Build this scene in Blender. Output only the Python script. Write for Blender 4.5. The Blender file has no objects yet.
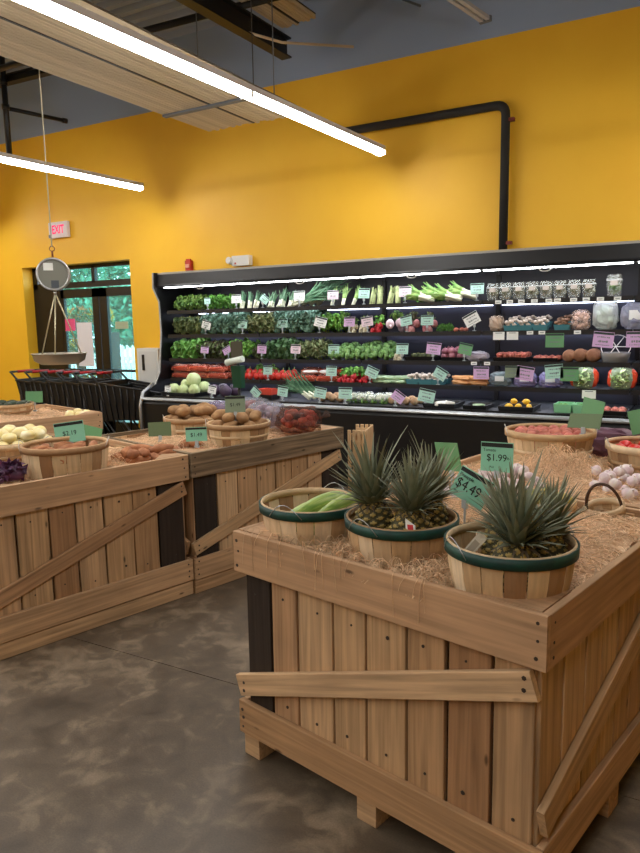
import bpy, bmesh, math, random
import numpy as np
from mathutils import Vector, Matrix, noise
random.seed(7)
rng = np.random.default_rng(7)
PI = math.pi
SC = bpy.context.scene
COL = SC.collection

# ------------------------------------------------------------------ camera
CAM_H, CAM_PITCH, CAM_ROLL, CAM_YAW, CAM_F = 1.55, math.radians(8.33), math.radians(1.0), math.radians(29), 690.0
_F = Vector((-math.sin(CAM_YAW), math.cos(CAM_YAW), 0)); _R = Vector((math.cos(CAM_YAW), math.sin(CAM_YAW), 0)); _U = Vector((0, 0, 1))
_fw = _F*math.cos(CAM_PITCH) - _U*math.sin(CAM_PITCH)
_up = _F*math.sin(CAM_PITCH) + _U*math.cos(CAM_PITCH)
_r2 = _R*math.cos(CAM_ROLL) - _up*math.sin(CAM_ROLL)
_u2 = _R*math.sin(CAM_ROLL) + _up*math.cos(CAM_ROLL)
cd = bpy.data.cameras.new('camera'); cam = bpy.data.objects.new('camera', cd); COL.objects.link(cam)
M3 = Matrix((_r2, _u2, -_fw)).transposed()
cam.matrix_world = Matrix.Translation((0, 0, CAM_H)) @ M3.to_4x4()
cd.sensor_fit = 'VERTICAL'; cd.sensor_height = 36.0; cd.lens = CAM_F/853.0*36.0; cd.clip_start = 0.05
SC.camera = cam

# ------------------------------------------------------------------ world and exposure
W = bpy.data.worlds.new('daylight'); SC.world = W; W.use_nodes = True
_bg = W.node_tree.nodes['Background']; _bg.inputs[0].default_value = (0.62, 0.80, 0.95, 1); _bg.inputs[1].default_value = 8.0
SC.view_settings.view_transform = 'Standard'; SC.view_settings.look = 'None'; SC.view_settings.gamma = 1.0
SC.view_settings.use_curve_mapping = False
SC.view_settings.exposure = 0.12
TUBE_POWER = 40.0      # emission of the fluorescent tubes
LED_POWER = 11.0       # emission of the shelf strips in the cooler
CANOPY_POWER = 18.0    # emission of the cooler's canopy lamps

# ------------------------------------------------------------------ materials
MATS = {}
def nodes(name):
    m = bpy.data.materials.new(name); m.use_nodes = True
    nt = m.node_tree
    return m, nt, nt.nodes['Principled BSDF']
def rgb(r, g, b):     # sRGB 0-255 -> linear
    f = lambda c: ((c/255.0)/12.92 if c/255.0 <= .04045 else ((c/255.0+.055)/1.055)**2.4)
    return (f(r), f(g), f(b), 1)
def mat(name, col, rough=.6, metal=0, var=0.0, scale=8.0, col2=None, bump=0.0, emit=0, rnd=0.0, stretch=None, spec=None, island=False):
    """plain principled; 'col2' mixed by noise; 'rnd' = brightness change from object to object"""
    if name in MATS: return MATS[name]
    m, nt, P = nodes(name); N = nt.nodes; L = nt.links
    P.inputs['Base Color'].default_value = col; P.inputs['Roughness'].default_value = rough; P.inputs['Metallic'].default_value = metal
    if spec is not None: P.inputs['Specular IOR Level'].default_value = spec
    out = None
    if col2 is not None or bump:
        tc = N.new('ShaderNodeTexCoord'); mp = N.new('ShaderNodeMapping'); nz = N.new('ShaderNodeTexNoise')
        nz.inputs['Scale'].default_value = scale; nz.inputs['Detail'].default_value = 5
        if stretch: mp.inputs['Scale'].default_value = stretch
        L.new(tc.outputs['Object'], mp.inputs[0]); L.new(mp.outputs[0], nz.inputs[0])
        if col2 is not None:
            cr = N.new('ShaderNodeValToRGB'); cr.color_ramp.elements[0].position = .38; cr.color_ramp.elements[1].position = .62
            cr.color_ramp.elements[0].color = col; cr.color_ramp.elements[1].color = col2
            L.new(nz.outputs[0], cr.inputs[0]); out = cr.outputs[0]
        if bump:
            b = N.new('ShaderNodeBump'); b.inputs['Strength'].default_value = bump; b.inputs['Distance'].default_value = .01
            L.new(nz.outputs[0], b.inputs['Height']); L.new(b.outputs[0], P.inputs['Normal'])
    if rnd:
        if island:
            g = N.new('ShaderNodeNewGeometry'); src = g.outputs['Random Per Island']
        else:
            g = N.new('ShaderNodeObjectInfo'); src = g.outputs['Random']
        mr = N.new('ShaderNodeMapRange'); mr.inputs[3].default_value = 1-rnd; mr.inputs[4].default_value = 1+rnd
        L.new(src, mr.inputs[0])
        hs = N.new('ShaderNodeHueSaturation')
        if out is None: hs.inputs['Color'].default_value = col
        else: L.new(out, hs.inputs['Color'])
        L.new(mr.outputs[0], hs.inputs['Value']); out = hs.outputs[0]
    if out is not None: L.new(out, P.inputs['Base Color'])
    if emit:
        P.inputs['Emission Color'].default_value = col; P.inputs['Emission Strength'].default_value = emit
    MATS[name] = m
    return m
def emat(name, col, strength):
    if name in MATS: return MATS[name]
    m = bpy.data.materials.new(name); m.use_nodes = True; nt = m.node_tree; nt.nodes.clear()
    e = nt.nodes.new('ShaderNodeEmission'); o = nt.nodes.new('ShaderNodeOutputMaterial')
    e.inputs[0].default_value = col; e.inputs[1].default_value = strength; nt.links.new(e.outputs[0], o.inputs[0])
    MATS[name] = m; return m
def film(name, col, clear=.6, rough=.15, white=0.0):
    """clear plastic or glass: see-through mixed with a glossy skin"""
    if name in MATS: return MATS[name]
    m = bpy.data.materials.new(name); m.use_nodes = True; nt = m.node_tree; nt.nodes.clear()
    N = nt.nodes.new; L = nt.links.new
    o = N('ShaderNodeOutputMaterial'); t = N('ShaderNodeBsdfTransparent'); p = N('ShaderNodeBsdfPrincipled'); mx = N('ShaderNodeMixShader')
    t.inputs[0].default_value = col if white == 0 else (1, 1, 1, 1)
    p.inputs['Base Color'].default_value = col; p.inputs['Roughness'].default_value = rough
    mx.inputs[0].default_value = 1-clear
    L(t.outputs[0], mx.inputs[1]); L(p.outputs[0], mx.inputs[2]); L(mx.outputs[0], o.inputs[0])
    MATS[name] = m; return m
def wood(name, tones, grain=.5, knots=True, rough=.75, dark=1.0):
    """planed softwood: grain runs along the object's own X axis, tone changes from board to board"""
    m, nt, P = nodes(name); N = nt.nodes.new; L = nt.links.new
    tc = N('ShaderNodeTexCoord'); oi = N('ShaderNodeObjectInfo')
    off = N('ShaderNodeVectorMath'); off.operation = 'MULTIPLY_ADD'
    comb = N('ShaderNodeCombineXYZ'); sc = N('ShaderNodeMath'); sc.operation = 'MULTIPLY'; sc.inputs[1].default_value = 37.0
    L(oi.outputs['Random'], sc.inputs[0])
    for i in range(3): L(sc.outputs[0], comb.inputs[i])
    off.inputs[1].default_value = (1, 1, 1)
    L(tc.outputs['Object'], off.inputs[0]); L(comb.outputs[0], off.inputs[2])
    mp = N('ShaderNodeMapping'); mp.inputs['Scale'].default_value = (1.2, 34, 34); L(off.outputs[0], mp.inputs[0])
    nz = N('ShaderNodeTexNoise'); nz.inputs['Scale'].default_value = 1.6; nz.inputs['Detail'].default_value = 6; nz.inputs['Distortion'].default_value = .6; L(mp.outputs[0], nz.inputs[0])
    big = N('ShaderNodeTexNoise'); big.inputs['Scale'].default_value = 5.0; big.inputs['Detail'].default_value = 3; L(off.outputs[0], big.inputs[0])
    cr = N('ShaderNodeValToRGB'); e = cr.color_ramp.elements
    e[0].position = 0; e[0].color = tones[0]; e[1].position = 1; e[1].color = tones[-1]
    for k, t in enumerate(tones[1:-1]):
        el = e.new((k+1)/(len(tones)-1)); el.color = t
    L(oi.outputs['Random'], cr.inputs[0])
    g = N('ShaderNodeMapRange'); g.inputs[1].default_value = .3; g.inputs[2].default_value = .75; g.inputs[3].default_value = 1+grain*.25; g.inputs[4].default_value = 1-grain
    L(nz.outputs[0], g.inputs[0])
    g2 = N('ShaderNodeMapRange'); g2.inputs[1].default_value = .3; g2.inputs[2].default_value = .7; g2.inputs[3].default_value = 1.06; g2.inputs[4].default_value = .9
    L(big.outputs[0], g2.inputs[0])
    mul = N('ShaderNodeMath'); mul.operation = 'MULTIPLY'; L(g.outputs[0], mul.inputs[0]); L(g2.outputs[0], mul.inputs[1])
    val = mul.outputs[0]
    if knots:
        mk = N('ShaderNodeMapping'); mk.inputs['Scale'].default_value = (2.6, 7.5, 7.5); L(off.outputs[0], mk.inputs[0])
        vo = N('ShaderNodeTexVoronoi'); vo.inputs['Scale'].default_value = 1.7; L(mk.outputs[0], vo.inputs['Vector'])
        kr = N('ShaderNodeMapRange'); kr.inputs[1].default_value = .04; kr.inputs[2].default_value = .10; kr.inputs[3].default_value = .3; kr.inputs[4].default_value = 1.0
        L(vo.outputs['Distance'], kr.inputs[0])
        m2 = N('ShaderNodeMath'); m2.operation = 'MULTIPLY'; L(val, m2.inputs[0]); L(kr.outputs[0], m2.inputs[1]); val = m2.outputs[0]
    hs = N('ShaderNodeHueSaturation'); L(cr.outputs[0], hs.inputs['Color']); L(val, hs.inputs['Value'])
    L(hs.outputs[0], P.inputs['Base Color']); P.inputs['Roughness'].default_value = rough
    P.inputs['Specular IOR Level'].default_value = .25
    b = N('ShaderNodeBump'); b.inputs['Strength'].default_value = .25; b.inputs['Distance'].default_value = .004
    L(nz.outputs[0], b.inputs['Height']); L(b.outputs[0], P.inputs['Normal'])
    MATS[name] = m; return m

PINE = wood('pine', [rgb(190, 154, 114), rgb(204, 170, 130), rgb(172, 134, 96), rgb(212, 178, 138), rgb(182, 144, 108), rgb(160, 120, 84)], grain=.45)
PLANK = wood('pine_top', [rgb(194, 156, 120), rgb(186, 148, 112), rgb(202, 166, 130)], grain=.35)
AGED = wood('weathered_pine', [rgb(140, 120, 96), rgb(126, 108, 84), rgb(148, 128, 102)], grain=.8)
DARKW = wood('dark_stained_wood', [rgb(50, 42, 36), rgb(62, 50, 42)], grain=.5, knots=False)
VENEER = wood('basket_veneer', [rgb(226, 202, 164), rgb(206, 172, 130), rgb(238, 216, 182), rgb(150, 110, 74), rgb(226, 200, 160), rgb(204, 172, 130), rgb(172, 134, 96)], grain=.22, knots=False)
STRAW = mat('straw_fibre', rgb(224, 192, 156), .8, rnd=.3, island=True)
STRAWBED = mat('straw_bed', rgb(198, 158, 122), .9, col2=rgb(220, 184, 148), scale=60, bump=.8)
NAIL = mat('rusty_nail', rgb(48, 36, 28), .6)
YELLOW = None
BLACKP = mat('black_plastic', rgb(14, 14, 16), .45)
BLACKM = mat('black_metal', rgb(16, 16, 18), .4, metal=.2)
CASEB = mat('cooler_black', rgb(11, 11, 13), .4)
STEEL = mat('brushed_steel', rgb(178, 180, 182), .35, metal=.8)
WHITEP = mat('white_plastic', rgb(225, 225, 220), .5)
MINT = mat('mint_card', rgb(134, 200, 172), .7)
PMINT = mat('pale_mint_card', rgb(176, 220, 208), .7)
GREENC = mat('green_card', rgb(104, 160, 112), .7)
OLIVE = mat('olive_card', rgb(98, 118, 84), .7)
GREYC = mat('greygreen_card', rgb(128, 146, 124), .7)
LILAC = mat('lilac_card', rgb(212, 176, 222), .7)
PALEP = mat('pale_pink_card', rgb(232, 212, 226), .7)
WHITEC = mat('white_card', rgb(236, 240, 238), .7)
INK = mat('black_ink', rgb(22, 26, 24), .8)
INKG = mat('grey_ink', rgb(120, 132, 134), .8)
GREENRIM = mat('green_rim_paint', rgb(10, 70, 60), .55, col2=rgb(8, 54, 50), scale=20)

# ------------------------------------------------------------------ mesh helpers
class MB:
    def __init__(s): s.v = []; s.f = []; s.m = []; s.s = []
    def add(s, v, f, mi=0, sm=False, M=None):
        o = len(s.v)
        if M is not None: v = [M @ Vector(p) for p in v]
        s.v += [tuple(p) for p in v]; s.f += [tuple(i+o for i in q) for q in f]
        s.m += [mi]*len(f); s.s += [sm]*len(f); return s
    def box(s, c, d, mi=0, M=None, ch=0.0):
        x, y, z = (k/2 for k in d); c = Vector(c)
        if ch <= 0:
            v = [Vector((a*x, b*y, e*z))+c for a in (-1, 1) for b in (-1, 1) for e in (-1, 1)]
            return s.add(v, [(0, 1, 3, 2), (4, 6, 7, 5), (0, 4, 5, 1), (2, 3, 7, 6), (0, 2, 6, 4), (1, 5, 7, 3)], mi, False, M)
        # chamfer along the X edges
        pr = [(-y+ch, -z), (y-ch, -z), (y, -z+ch), (y, z-ch), (y-ch, z), (-y+ch, z), (-y, z-ch), (-y, -z+ch)]
        v = [Vector((-x, a, b))+c for a, b in pr]+[Vector((x, a, b))+c for a, b in pr]
        f = [(i, i+8, (i+1) % 8+8, (i+1) % 8) for i in range(8)]+[tuple(range(8)), tuple(range(15, 7, -1))]
        return s.add(v, f, mi, False, M)
    def tube(s, pts, r, n=6, mi=0, cap=True, sm=True, M=None):
        pts = [Vector(p) for p in pts]; k = len(pts)
        rr = r if isinstance(r, (list, tuple)) else [r]*k
        v = []; t0 = (pts[1]-pts[0]).normalized()
        a = t0.orthogonal().normalized()
        for i, p in enumerate(pts):
            t = (pts[min(i+1, k-1)]-pts[max(i-1, 0)])
            t = t.normalized() if t.length > 1e-9 else t0
            a = (a-t*a.dot(t)); a = a.normalized() if a.length > 1e-6 else t.orthogonal().normalized()
            b = t.cross(a)
            v += [p+(a*math.cos(2*PI*j/n)+b*math.sin(2*PI*j/n))*rr[i] for j in range(n)]
        f = [(i*n+j, i*n+(j+1) % n, (i+1)*n+(j+1) % n, (i+1)*n+j) for i in range(k-1) for j in range(n)]
        s.add(v, f, mi, sm, M)
        if cap:
            o = len(s.v)-k*n
            s.f += [tuple(o+j for j in reversed(range(n))), tuple(o+(k-1)*n+j for j in range(n))]; s.m += [mi]*2; s.s += [False]*2
        return s
    def lathe(s, prof, n=24, mi=0, sm=True, M=None, closed=False):
        v = [(r*math.cos(2*PI*j/n), r*math.sin(2*PI*j/n), z) for r, z in prof for j in range(n)]
        k = len(prof)
        f = [(i*n+j, i*n+(j+1) % n, ((i+1) % k)*n+(j+1) % n, ((i+1) % k)*n+j) for i in range(k if closed else k-1) for j in range(n)]
        return s.add(v, f, mi, sm, M)
    def blob(s, c, r, nu=10, nv=7, amp=0.0, freq=3.0, seed=0.0, mi=0, M=None, fn=None):
        c = Vector(c); r = (r, r, r) if not isinstance(r, (tuple, list)) else r
        v = []
        for i in range(nv+1):
            th = PI*i/nv
            for j in range(nu):
                ph = 2*PI*j/nu
                d = Vector((math.sin(th)*math.cos(ph), math.sin(th)*math.sin(ph), math.cos(th)))
                k = 1+(amp*noise.noise(d*freq+Vector((seed, seed*1.7, seed*.3))) if amp else 0)
                if fn: k *= fn(th, ph)
                v.append(c+Vector((d.x*r[0], d.y*r[1], d.z*r[2]))*k)
        f = [(i*nu+j, (i+1)*nu+j, (i+1)*nu+(j+1) % nu, i*nu+(j+1) % nu) for i in range(nv) for j in range(nu)]
        return s.add(v, f, mi, True, M)
    def mesh(s, name, mats):
        me = bpy.data.meshes.new(name); me.from_pydata(s.v, [], s.f)
        for m in (mats if isinstance(mats, (list, tuple)) else [mats]): me.materials.append(m)
        me.polygons.foreach_set('material_index', s.m); me.polygons.foreach_set('use_smooth', s.s)
        me.update(); return me
    def build(s, name, mats, parent=None, M=None): return link(name, s.mesh(name, mats), parent, M)
def link(name, me, parent=None, M=None):
    o = bpy.data.objects.new(name, me); COL.objects.link(o)
    if parent: o.parent = parent
    if M is not None: o.matrix_local = M
    return o
def tag(o, label=None, cat=None, group=None, kind=None):
    if label: o['label'] = label
    if cat: o['category'] = cat
    if group: o['group'] = group
    if kind: o['kind'] = kind
    return o
def thing(name, label, cat, loc=(0, 0, 0), rz=0.0, group=None):
    o = bpy.data.objects.new(name, None); COL.objects.link(o); o.empty_display_size = .1
    o.location = loc; o.rotation_euler = (0, 0, rz); return tag(o, label, cat, group)
def struct(o): o['kind'] = 'structure'; return o
def T(x, y, z): return Matrix.Translation((x, y, z))
def RZ(a): return Matrix.Rotation(a, 4, 'Z')
def RX(a): return Matrix.Rotation(a, 4, 'X')
def RY(a): return Matrix.Rotation(a, 4, 'Y')
def frame(o, u, n):
    """matrix with X along u, Y along n (thickness), Z the rest, origin o"""
    u = Vector(u).normalized(); n = Vector(n); n = (n-u*n.dot(u)).normalized(); w = u.cross(n)
    return Matrix(((u.x, n.x, w.x, o[0]), (u.y, n.y, w.y, o[1]), (u.z, n.z, w.z, o[2]), (0, 0, 0, 1)))
def plank(parent, name, p0, p1, w, t, n, m, ch=.002):
    """a board from p0 to p1 (its centre line), width w, thickness t along n"""
    p0 = Vector(p0); p1 = Vector(p1)
    return MB().box((0, 0, 0), ((p1-p0).length, t, w), ch=ch).build(name, m, parent, frame((p0+p1)/2, p1-p0, n))
PROTO = {}
def place(key, name, label, cat, loc, rz=0.0, sc=1.0, group=None, rx=0.0, ry=0.0):
    """a new individual from the shared meshes PROTO[key] = [(part, mesh), ...]"""
    parts = PROTO[key]
    s = sc if isinstance(sc, (tuple, list)) else (sc, sc, sc)
    if len(parts) == 1: o = link(name, parts[0][1]); tag(o, label, cat, group)
    else:
        o = thing(name, label, cat, group=group)
        for pn, me in parts: link(pn, me, o)
    o.location = loc; o.rotation_euler = (rx, ry, rz); o.scale = s
    return o
_textcache = {}
def text_mesh(txt, size, m, bold=0.0):
    k = (txt, size, m.name, bold)
    if k in _textcache: return _textcache[k]
    c = bpy.data.curves.new('lettering', 'FONT'); c.body = txt; c.size = size; c.align_x = 'CENTER'; c.align_y = 'CENTER'; c.extrude = .0004; c.offset = bold
    o = bpy.data.objects.new('lettering', c); COL.objects.link(o)
    dg = bpy.context.evaluated_depsgraph_get(); me = bpy.data.meshes.new_from_object(o.evaluated_get(dg))
    me.transform(RX(PI/2)); me.materials.clear(); me.materials.append(m)
    bpy.data.objects.remove(o); bpy.data.curves.remove(c)
    _textcache[k] = me; return me
ORD = ['first', 'second', 'third', 'fourth', 'fifth', 'sixth', 'seventh', 'eighth', 'ninth', 'tenth']
def nth(i, n):
    if n == 1: return ''
    if n == 2: return ('left one', 'right one')[i]
    return 'leftmost' if i == 0 else 'rightmost' if i == n-1 else ('middle one' if n == 3 else ORD[i]+' from left')

# ================================================================== THE ROOM
WY = 6.90            # face of the back wall
X0, X1, Y0, ZC = -12.0, 5.0, -7.0, 4.97
def concrete():
    m, nt, P = nodes('polished_concrete'); N = nt.nodes.new; L = nt.links.new
    tc = N('ShaderNodeTexCoord')
    def nz(s, d, dist=0):
        n = N('ShaderNodeTexNoise'); n.inputs['Scale'].default_value = s; n.inputs['Detail'].default_value = d; n.inputs['Distortion'].default_value = dist; L(tc.outputs['Object'], n.inputs[0]); return n
    a = nz(1.7, 10, 1.1); b = nz(9, 10, .8); c = nz(160, 2)
    cr = N('ShaderNodeValToRGB'); e = cr.color_ramp.elements
    e[0].position = .33; e[0].color = rgb(66, 56, 45); e[1].position = .70; e[1].color = rgb(150, 132, 109)
    k = e.new(.5); k.color = rgb(92, 79, 64)
    ad = N('ShaderNodeMath'); ad.operation = 'MULTIPLY_ADD'; ad.inputs[1].default_value = .45; L(b.outputs[0], ad.inputs[0])
    ml = N('ShaderNodeMath'); ml.operation = 'MULTIPLY'; ml.inputs[1].default_value = .55; L(a.outputs[0], ml.inputs[0]); L(ml.outputs[0], ad.inputs[2])
    L(ad.outputs[0], cr.inputs[0])
    sp = N('ShaderNodeMapRange'); sp.inputs[1].default_value = .3; sp.inputs[2].default_value = .7; sp.inputs[3].default_value = .86; sp.inputs[4].default_value = 1.12; L(c.outputs[0], sp.inputs[0])
    hs = N('ShaderNodeHueSaturation'); L(cr.outputs[0], hs.inputs['Color']); L(sp.outputs[0], hs.inputs['Value']); L(hs.outputs[0], P.inputs['Base Color'])
    rr = N('ShaderNodeMapRange'); rr.inputs[3].default_value = .34; rr.inputs[4].default_value = .62; L(b.outputs[0], rr.inputs[0]); L(rr.outputs[0], P.inputs['Roughness'])
    bp = N('ShaderNodeBump'); bp.inputs['Strength'].default_value = .12; bp.inputs['Distance'].default_value = .003; L(c.outputs[0], bp.inputs['Height']); L(bp.outputs[0], P.inputs['Normal'])
    return m
CONC = concrete()
YELLOW = mat('yellow_paint', rgb(246, 192, 46), .55, col2=rgb(243, 187, 42), scale=2.0, bump=.05)
BLUE = mat('blue_grey_paint', rgb(150, 168, 196), .8)
DECKM = mat('blue_grey_deck', rgb(150, 160, 176), .7)
floor = struct(MB().box(((X0+X1)/2, (Y0+WY)/2, -.11), (X1-X0+.6, WY-Y0+.6, .20)).build('floor', mat('joint_filler', rgb(70, 60, 50), .9)))
xs = [X0, -8.6, -4.7, .45, 2.6, X1]; ys = [Y0, -4.9, -1.3, 2.285, 5.88, WY+.25]
for i in range(5):
    for j in range(5):
        g = .002
        MB().box(((xs[i]+xs[i+1])/2, (ys[j]+ys[j+1])/2, -.02), (xs[i+1]-xs[i]-2*g, ys[j+1]-ys[j]-2*g, .04)).build('concrete_slab', CONC, floor)
DX0, DX1, DZ = -8.73, -6.63, 2.45      # door opening
BZ = 4.20                              # top of the yellow paint
b = MB()
def wallbox(xa, xb, za, zb, mi): b.box(((xa+xb)/2, WY+.12, (za+zb)/2), (xb-xa, .24, zb-za), mi)
wallbox(X0-.2, DX0, 0, BZ, 0); wallbox(DX1, X1+.2, 0, BZ, 0); wallbox(DX0, DX1, DZ, BZ, 0); wallbox(X0-.2, X1+.2, BZ, ZC+.2, 1)
struct(b.build('wall_back', [YELLOW, BLUE]))
struct(MB().box((X0-.1, (Y0+WY)/2, ZC/2), (.2, WY-Y0, ZC)).build('wall_left', YELLOW))
struct(MB().box((X1+.1, (Y0+WY)/2, ZC/2), (.2, WY-Y0, ZC)).build('wall_right', YELLOW))
struct(MB().box(((X0+X1)/2, Y0-.1, ZC/2), (X1-X0+.4, .2, ZC)).build('wall_front', YELLOW))
# corrugated roof deck, ribs along X
b = MB(); v = []; per = .19; n = int((WY-Y0)/per)
for i in range(n):
    y = Y0+i*per
    for dy, dz in ((0, 0), (.07, 0), (.095, .06), (.165, .06)): v += [(X0, y+dy, ZC+dz), (X1, y+dy, ZC+dz)]
v += [(X0, WY, ZC), (X1, WY, ZC)]
b.add(v, [(2*i, 2*i+1, 2*i+3, 2*i+2) for i in range(len(v)//2-1)])
b.box(((X0+X1)/2, (Y0+WY)/2, ZC+.13), (X1-X0, WY-Y0, .06))
struct(b.build('ceiling', DECKM))

# ------------------------------------------------------------------ tube lights
TUBE = emat('fluorescent_tube', (1.0, .985, .95, 1), TUBE_POWER)
HOUS = mat('lamp_housing', rgb(214, 210, 208), .5)
LDIR = Vector((math.sin(math.radians(3.4)), math.cos(math.radians(3.4)), 0))
def fixture_meshes(Ln):
    h = MB().box((0, 0, .042), (.10, Ln, .024))
    for s in (-1, 1): h.box((s*.0485, 0, .022), (.003, Ln, .02))
    prof = [(-.046, .028), (-.046, .004), (-.036, -.018), (-.014, -.03), (.014, -.03), (.036, -.018), (.046, .004), (.046, .028)]
    k = len(prof); y = Ln/2-.012
    d = MB().add([(a, -y, z) for a, z in prof]+[(a, y, z) for a, z in prof], [(i, i+1, i+1+k, i+k) for i in range(k-1)]+[tuple(range(k))[::-1], tuple(range(k, 2*k))], 0, True)
    c = MB()
    for s in (-1, 1): c.box((0, s*(Ln/2-.006), .012), (.1, .012, .075))
    return [('housing', h.mesh('housing', HOUS)), ('diffuser', d.mesh('diffuser', TUBE)), ('end_cap', c.mesh('end_cap', WHITEP))]
FL = 2.1
fm = fixture_meshes(FL)
cab = MB().tube([(0, -.97, .055), (0, -.97, 1.75)], .004, 4).mesh('cable', mat('grey_cable', rgb(60, 60, 62), .6))
for r, xe in enumerate((-2.84, -5.95, -9.06, .27)):
    for k in ((0, 1, 3, 4) if r == 3 else range(5)):  # last row is out of view, its lamps added to brighten the foreground
        c = Vector((xe, 6.45, 3.2))-LDIR*(FL*(k+.5))
        vis = {(0, 0): 'long white tube light over the aisle, end beside the yellow wall', (0, 1): 'white tube light leaving the picture at the top left', (1, 0): 'short seen tube light hanging above the exit sign'}
        o = thing('tube_light', vis.get((r, k), 'white tube light in the ceiling rows behind the camera'), 'ceiling light', c, -math.radians(3.4), 'rows of hanging tube lights')
        for pn, me in fm: link(pn, me, o)
        link('cable', cab, o)

# ------------------------------------------------------------------ things under the roof
BEIGE = mat('beige_baffle', rgb(196, 178, 148), .7, rnd=.12, island=True)
GREYMET = mat('grey_metal', rgb(110, 116, 124), .5, metal=.4)
def baffle(label, xa, xb, ya, yb, z, rot=0.0, joint=True, strap=None, n=16):
    o = thing('slatted_ceiling_panel', label, 'ceiling panel', ((xa+xb)/2, (ya+yb)/2, z), rot, 'slatted panels hung under the roof')
    Wd, Ld = xb-xa, yb-ya
    for s in (-1, 1): MB().box((s*(Wd*.25+.015), 0, .045), (Wd*.5-.004, Ld, .012)).build('backing', mat('baffle_back', rgb(70, 60, 46), .8), o)
    p = Wd/n
    for s in range(2):
        r = MB()
        for i in range(n//2):
            x = -Wd/2+p*(i+s*(n//2)+.5)+(s-.5)*.03
            ext = random.uniform(-.03, .035)
            r.box((x, ext/2, .018), (p*.82, Ld+ext, .036))
        r.build('slat_strip', BEIGE, o)['kind'] = 'stuff'
    MB().box((0, 0, .004), (.022, Ld, .012)).build('joint_strip', BLACKM, o)
    if strap is not None:
        for sx in (0,):
            MB().box((sx, strap, -.012), (Wd*1.02, .05, .02)).box((0, strap+.012, .02), (Wd*1.02, .006, .07)).build('hanger_bar', GREYMET, o)
    h = MB()
    for sx in (-1, 1):
        for sy in (-.4, .4): h.tube([(sx*Wd*.4, sy*Ld, .05), (sx*Wd*.4, sy*Ld, ZC-z)], .005, 4)
    h.build('hanger_rod', GREYMET, o)
    return o
baffle('long beige ribbed ceiling panel hanging left of the tube light', -4.49, -3.42, 3.05, 5.87, 3.5, -.02, strap=.75, n=26)
baffle('grey mesh-ended beige ceiling panel cut off at the top left corner', -4.35, -3.45, .9, 3.0, 3.44, -.02, n=20)
baffle('small beige ribbed ceiling panel beside the black roof beam', -3.98, -3.6, 4.0, 6.45, 4.56, -.04, n=10)
def ibeam(label, p0, p1, h=.2, w=.12):
    p0 = Vector(p0); p1 = Vector(p1); Ln = (p1-p0).length
    o = thing('roof_beam', label, 'beam', p0)
    o.matrix_world = frame(p0, p1-p0, (0, 0, 1)) if abs((p1-p0).z) < .01 else T(*p0)
    # local: X along, Y up, Z sideways
    MB().box((Ln/2, 0, 0), (Ln, h-.03, .012)).build('web', BLACKM, o)
    for s, nm in ((-1, 'lower_flange'), (1, 'upper_flange')): MB().box((Ln/2, s*(h/2-.008), 0), (Ln, .016, w)).build(nm, BLACKM, o)
    return o
ibeam('black steel roof beam running towards the yellow wall', (-4.16, 2.0, 4.42), (-3.99, 6.62, 4.42))
ibeam('black steel cross beam at the far left under the deck', (-9.2, 6.0, 4.6), (-6.9, 6.08, 4.6), .1, .1)
def pipe(name, label, cat, pts, r, m=BLACKM, n=12, collars=()):
    o = thing(name, label, cat, pts[0]); p0 = Vector(pts[0])
    q = [Vector(p)-p0 for p in pts]
    MB().tube(q, r, n).build('pipe', m, o)
    for a, d in collars:
        a = Vector(a)-p0; d = Vector(d).normalized()
        MB().tube([a-d*.03, a+d*.03], r*1.3, n).build('coupling', m, o)
    return o
pipe('black_pipe', 'straight black pipe crossing under the roof deck', 'pipe', [(-8.5, 5.62, 4.55), (-3.0, 5.86, 4.55)], .035)
pipe('sprinkler_drop', 'dark vertical drop pipe with side branch at the far left', 'pipe', [(-7.66, 6.0, 4.95), (-7.66, 6.0, 3.66)], .035, collars=[((-7.66, 6.0, 4.55), (0, 0, 1)), ((-7.66, 6.0, 4.27), (0, 0, 1))])
pipe('branch_pipe', 'thin dark branch pipe pointing at the wall, far left', 'pipe', [(-7.69, 6.03, 4.27), (-7.5, 6.80, 4.27)], .025, collars=[((-7.51, 6.77, 4.27), (.2, .8, 0))])
def bend(p, c, q, r=.12, k=6):
    p, c, q = Vector(p), Vector(c), Vector(q); a = c+(p-c).normalized()*r; b_ = c+(q-c).normalized()*r
    return [p]+[(a*(1-t)**2+c*2*t*(1-t)+b_*t*t) for t in [i/k for i in range(k+1)]]+[q]
o = pipe('black_wall_pipe', 'thick black insulated pipe bending down the yellow wall behind the cooler', 'pipe', bend((-3.45, 6.82, 3.56), (-1.735, 6.82, 3.565), (-1.735, 6.82, 2.05), .10), .042, mat('pipe_foam', rgb(30, 28, 27), .8), 14)
for z in (3.42, 2.3):
    MB().box((.058+1.715, 0, z-3.56), (.05, .05, .03)).build('pipe_bracket', mat('red_bracket', rgb(120, 40, 30), .6), o)
pipe('conduit', 'thin grey conduit run near the middle of the roof', 'conduit', [(-3.3, 5.2, 4.62), (-2.6, 6.86, 4.62)], .012, GREYMET, 8)
pipe('conduit', 'tan wooden strip lying across the roof steel near the wall', 'strip', [(-4.0, 5.87, 4.34), (-3.83, 6.27, 4.34), (-3.27, 6.74, 4.34)], .014, BEIGE, 6)
o = thing('track_light_rail', 'pale twin track rail coming in at the top edge', 'rail', (-1.9, 6.2, 4.2), -.2)
for sx in (-.03, .03): MB().box((sx, -.8, 0), (.035, 2.2, .03)).build('rail', mat('rail_grey', rgb(170, 172, 176), .5), o)
MB().box((0, .28, .0), (.11, .03, .045)).build('end_plate', GREYMET, o)
MB().box((0, -.4, .4), (.02, .02, .78)).build('hanger_rod', GREYMET, o)

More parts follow.
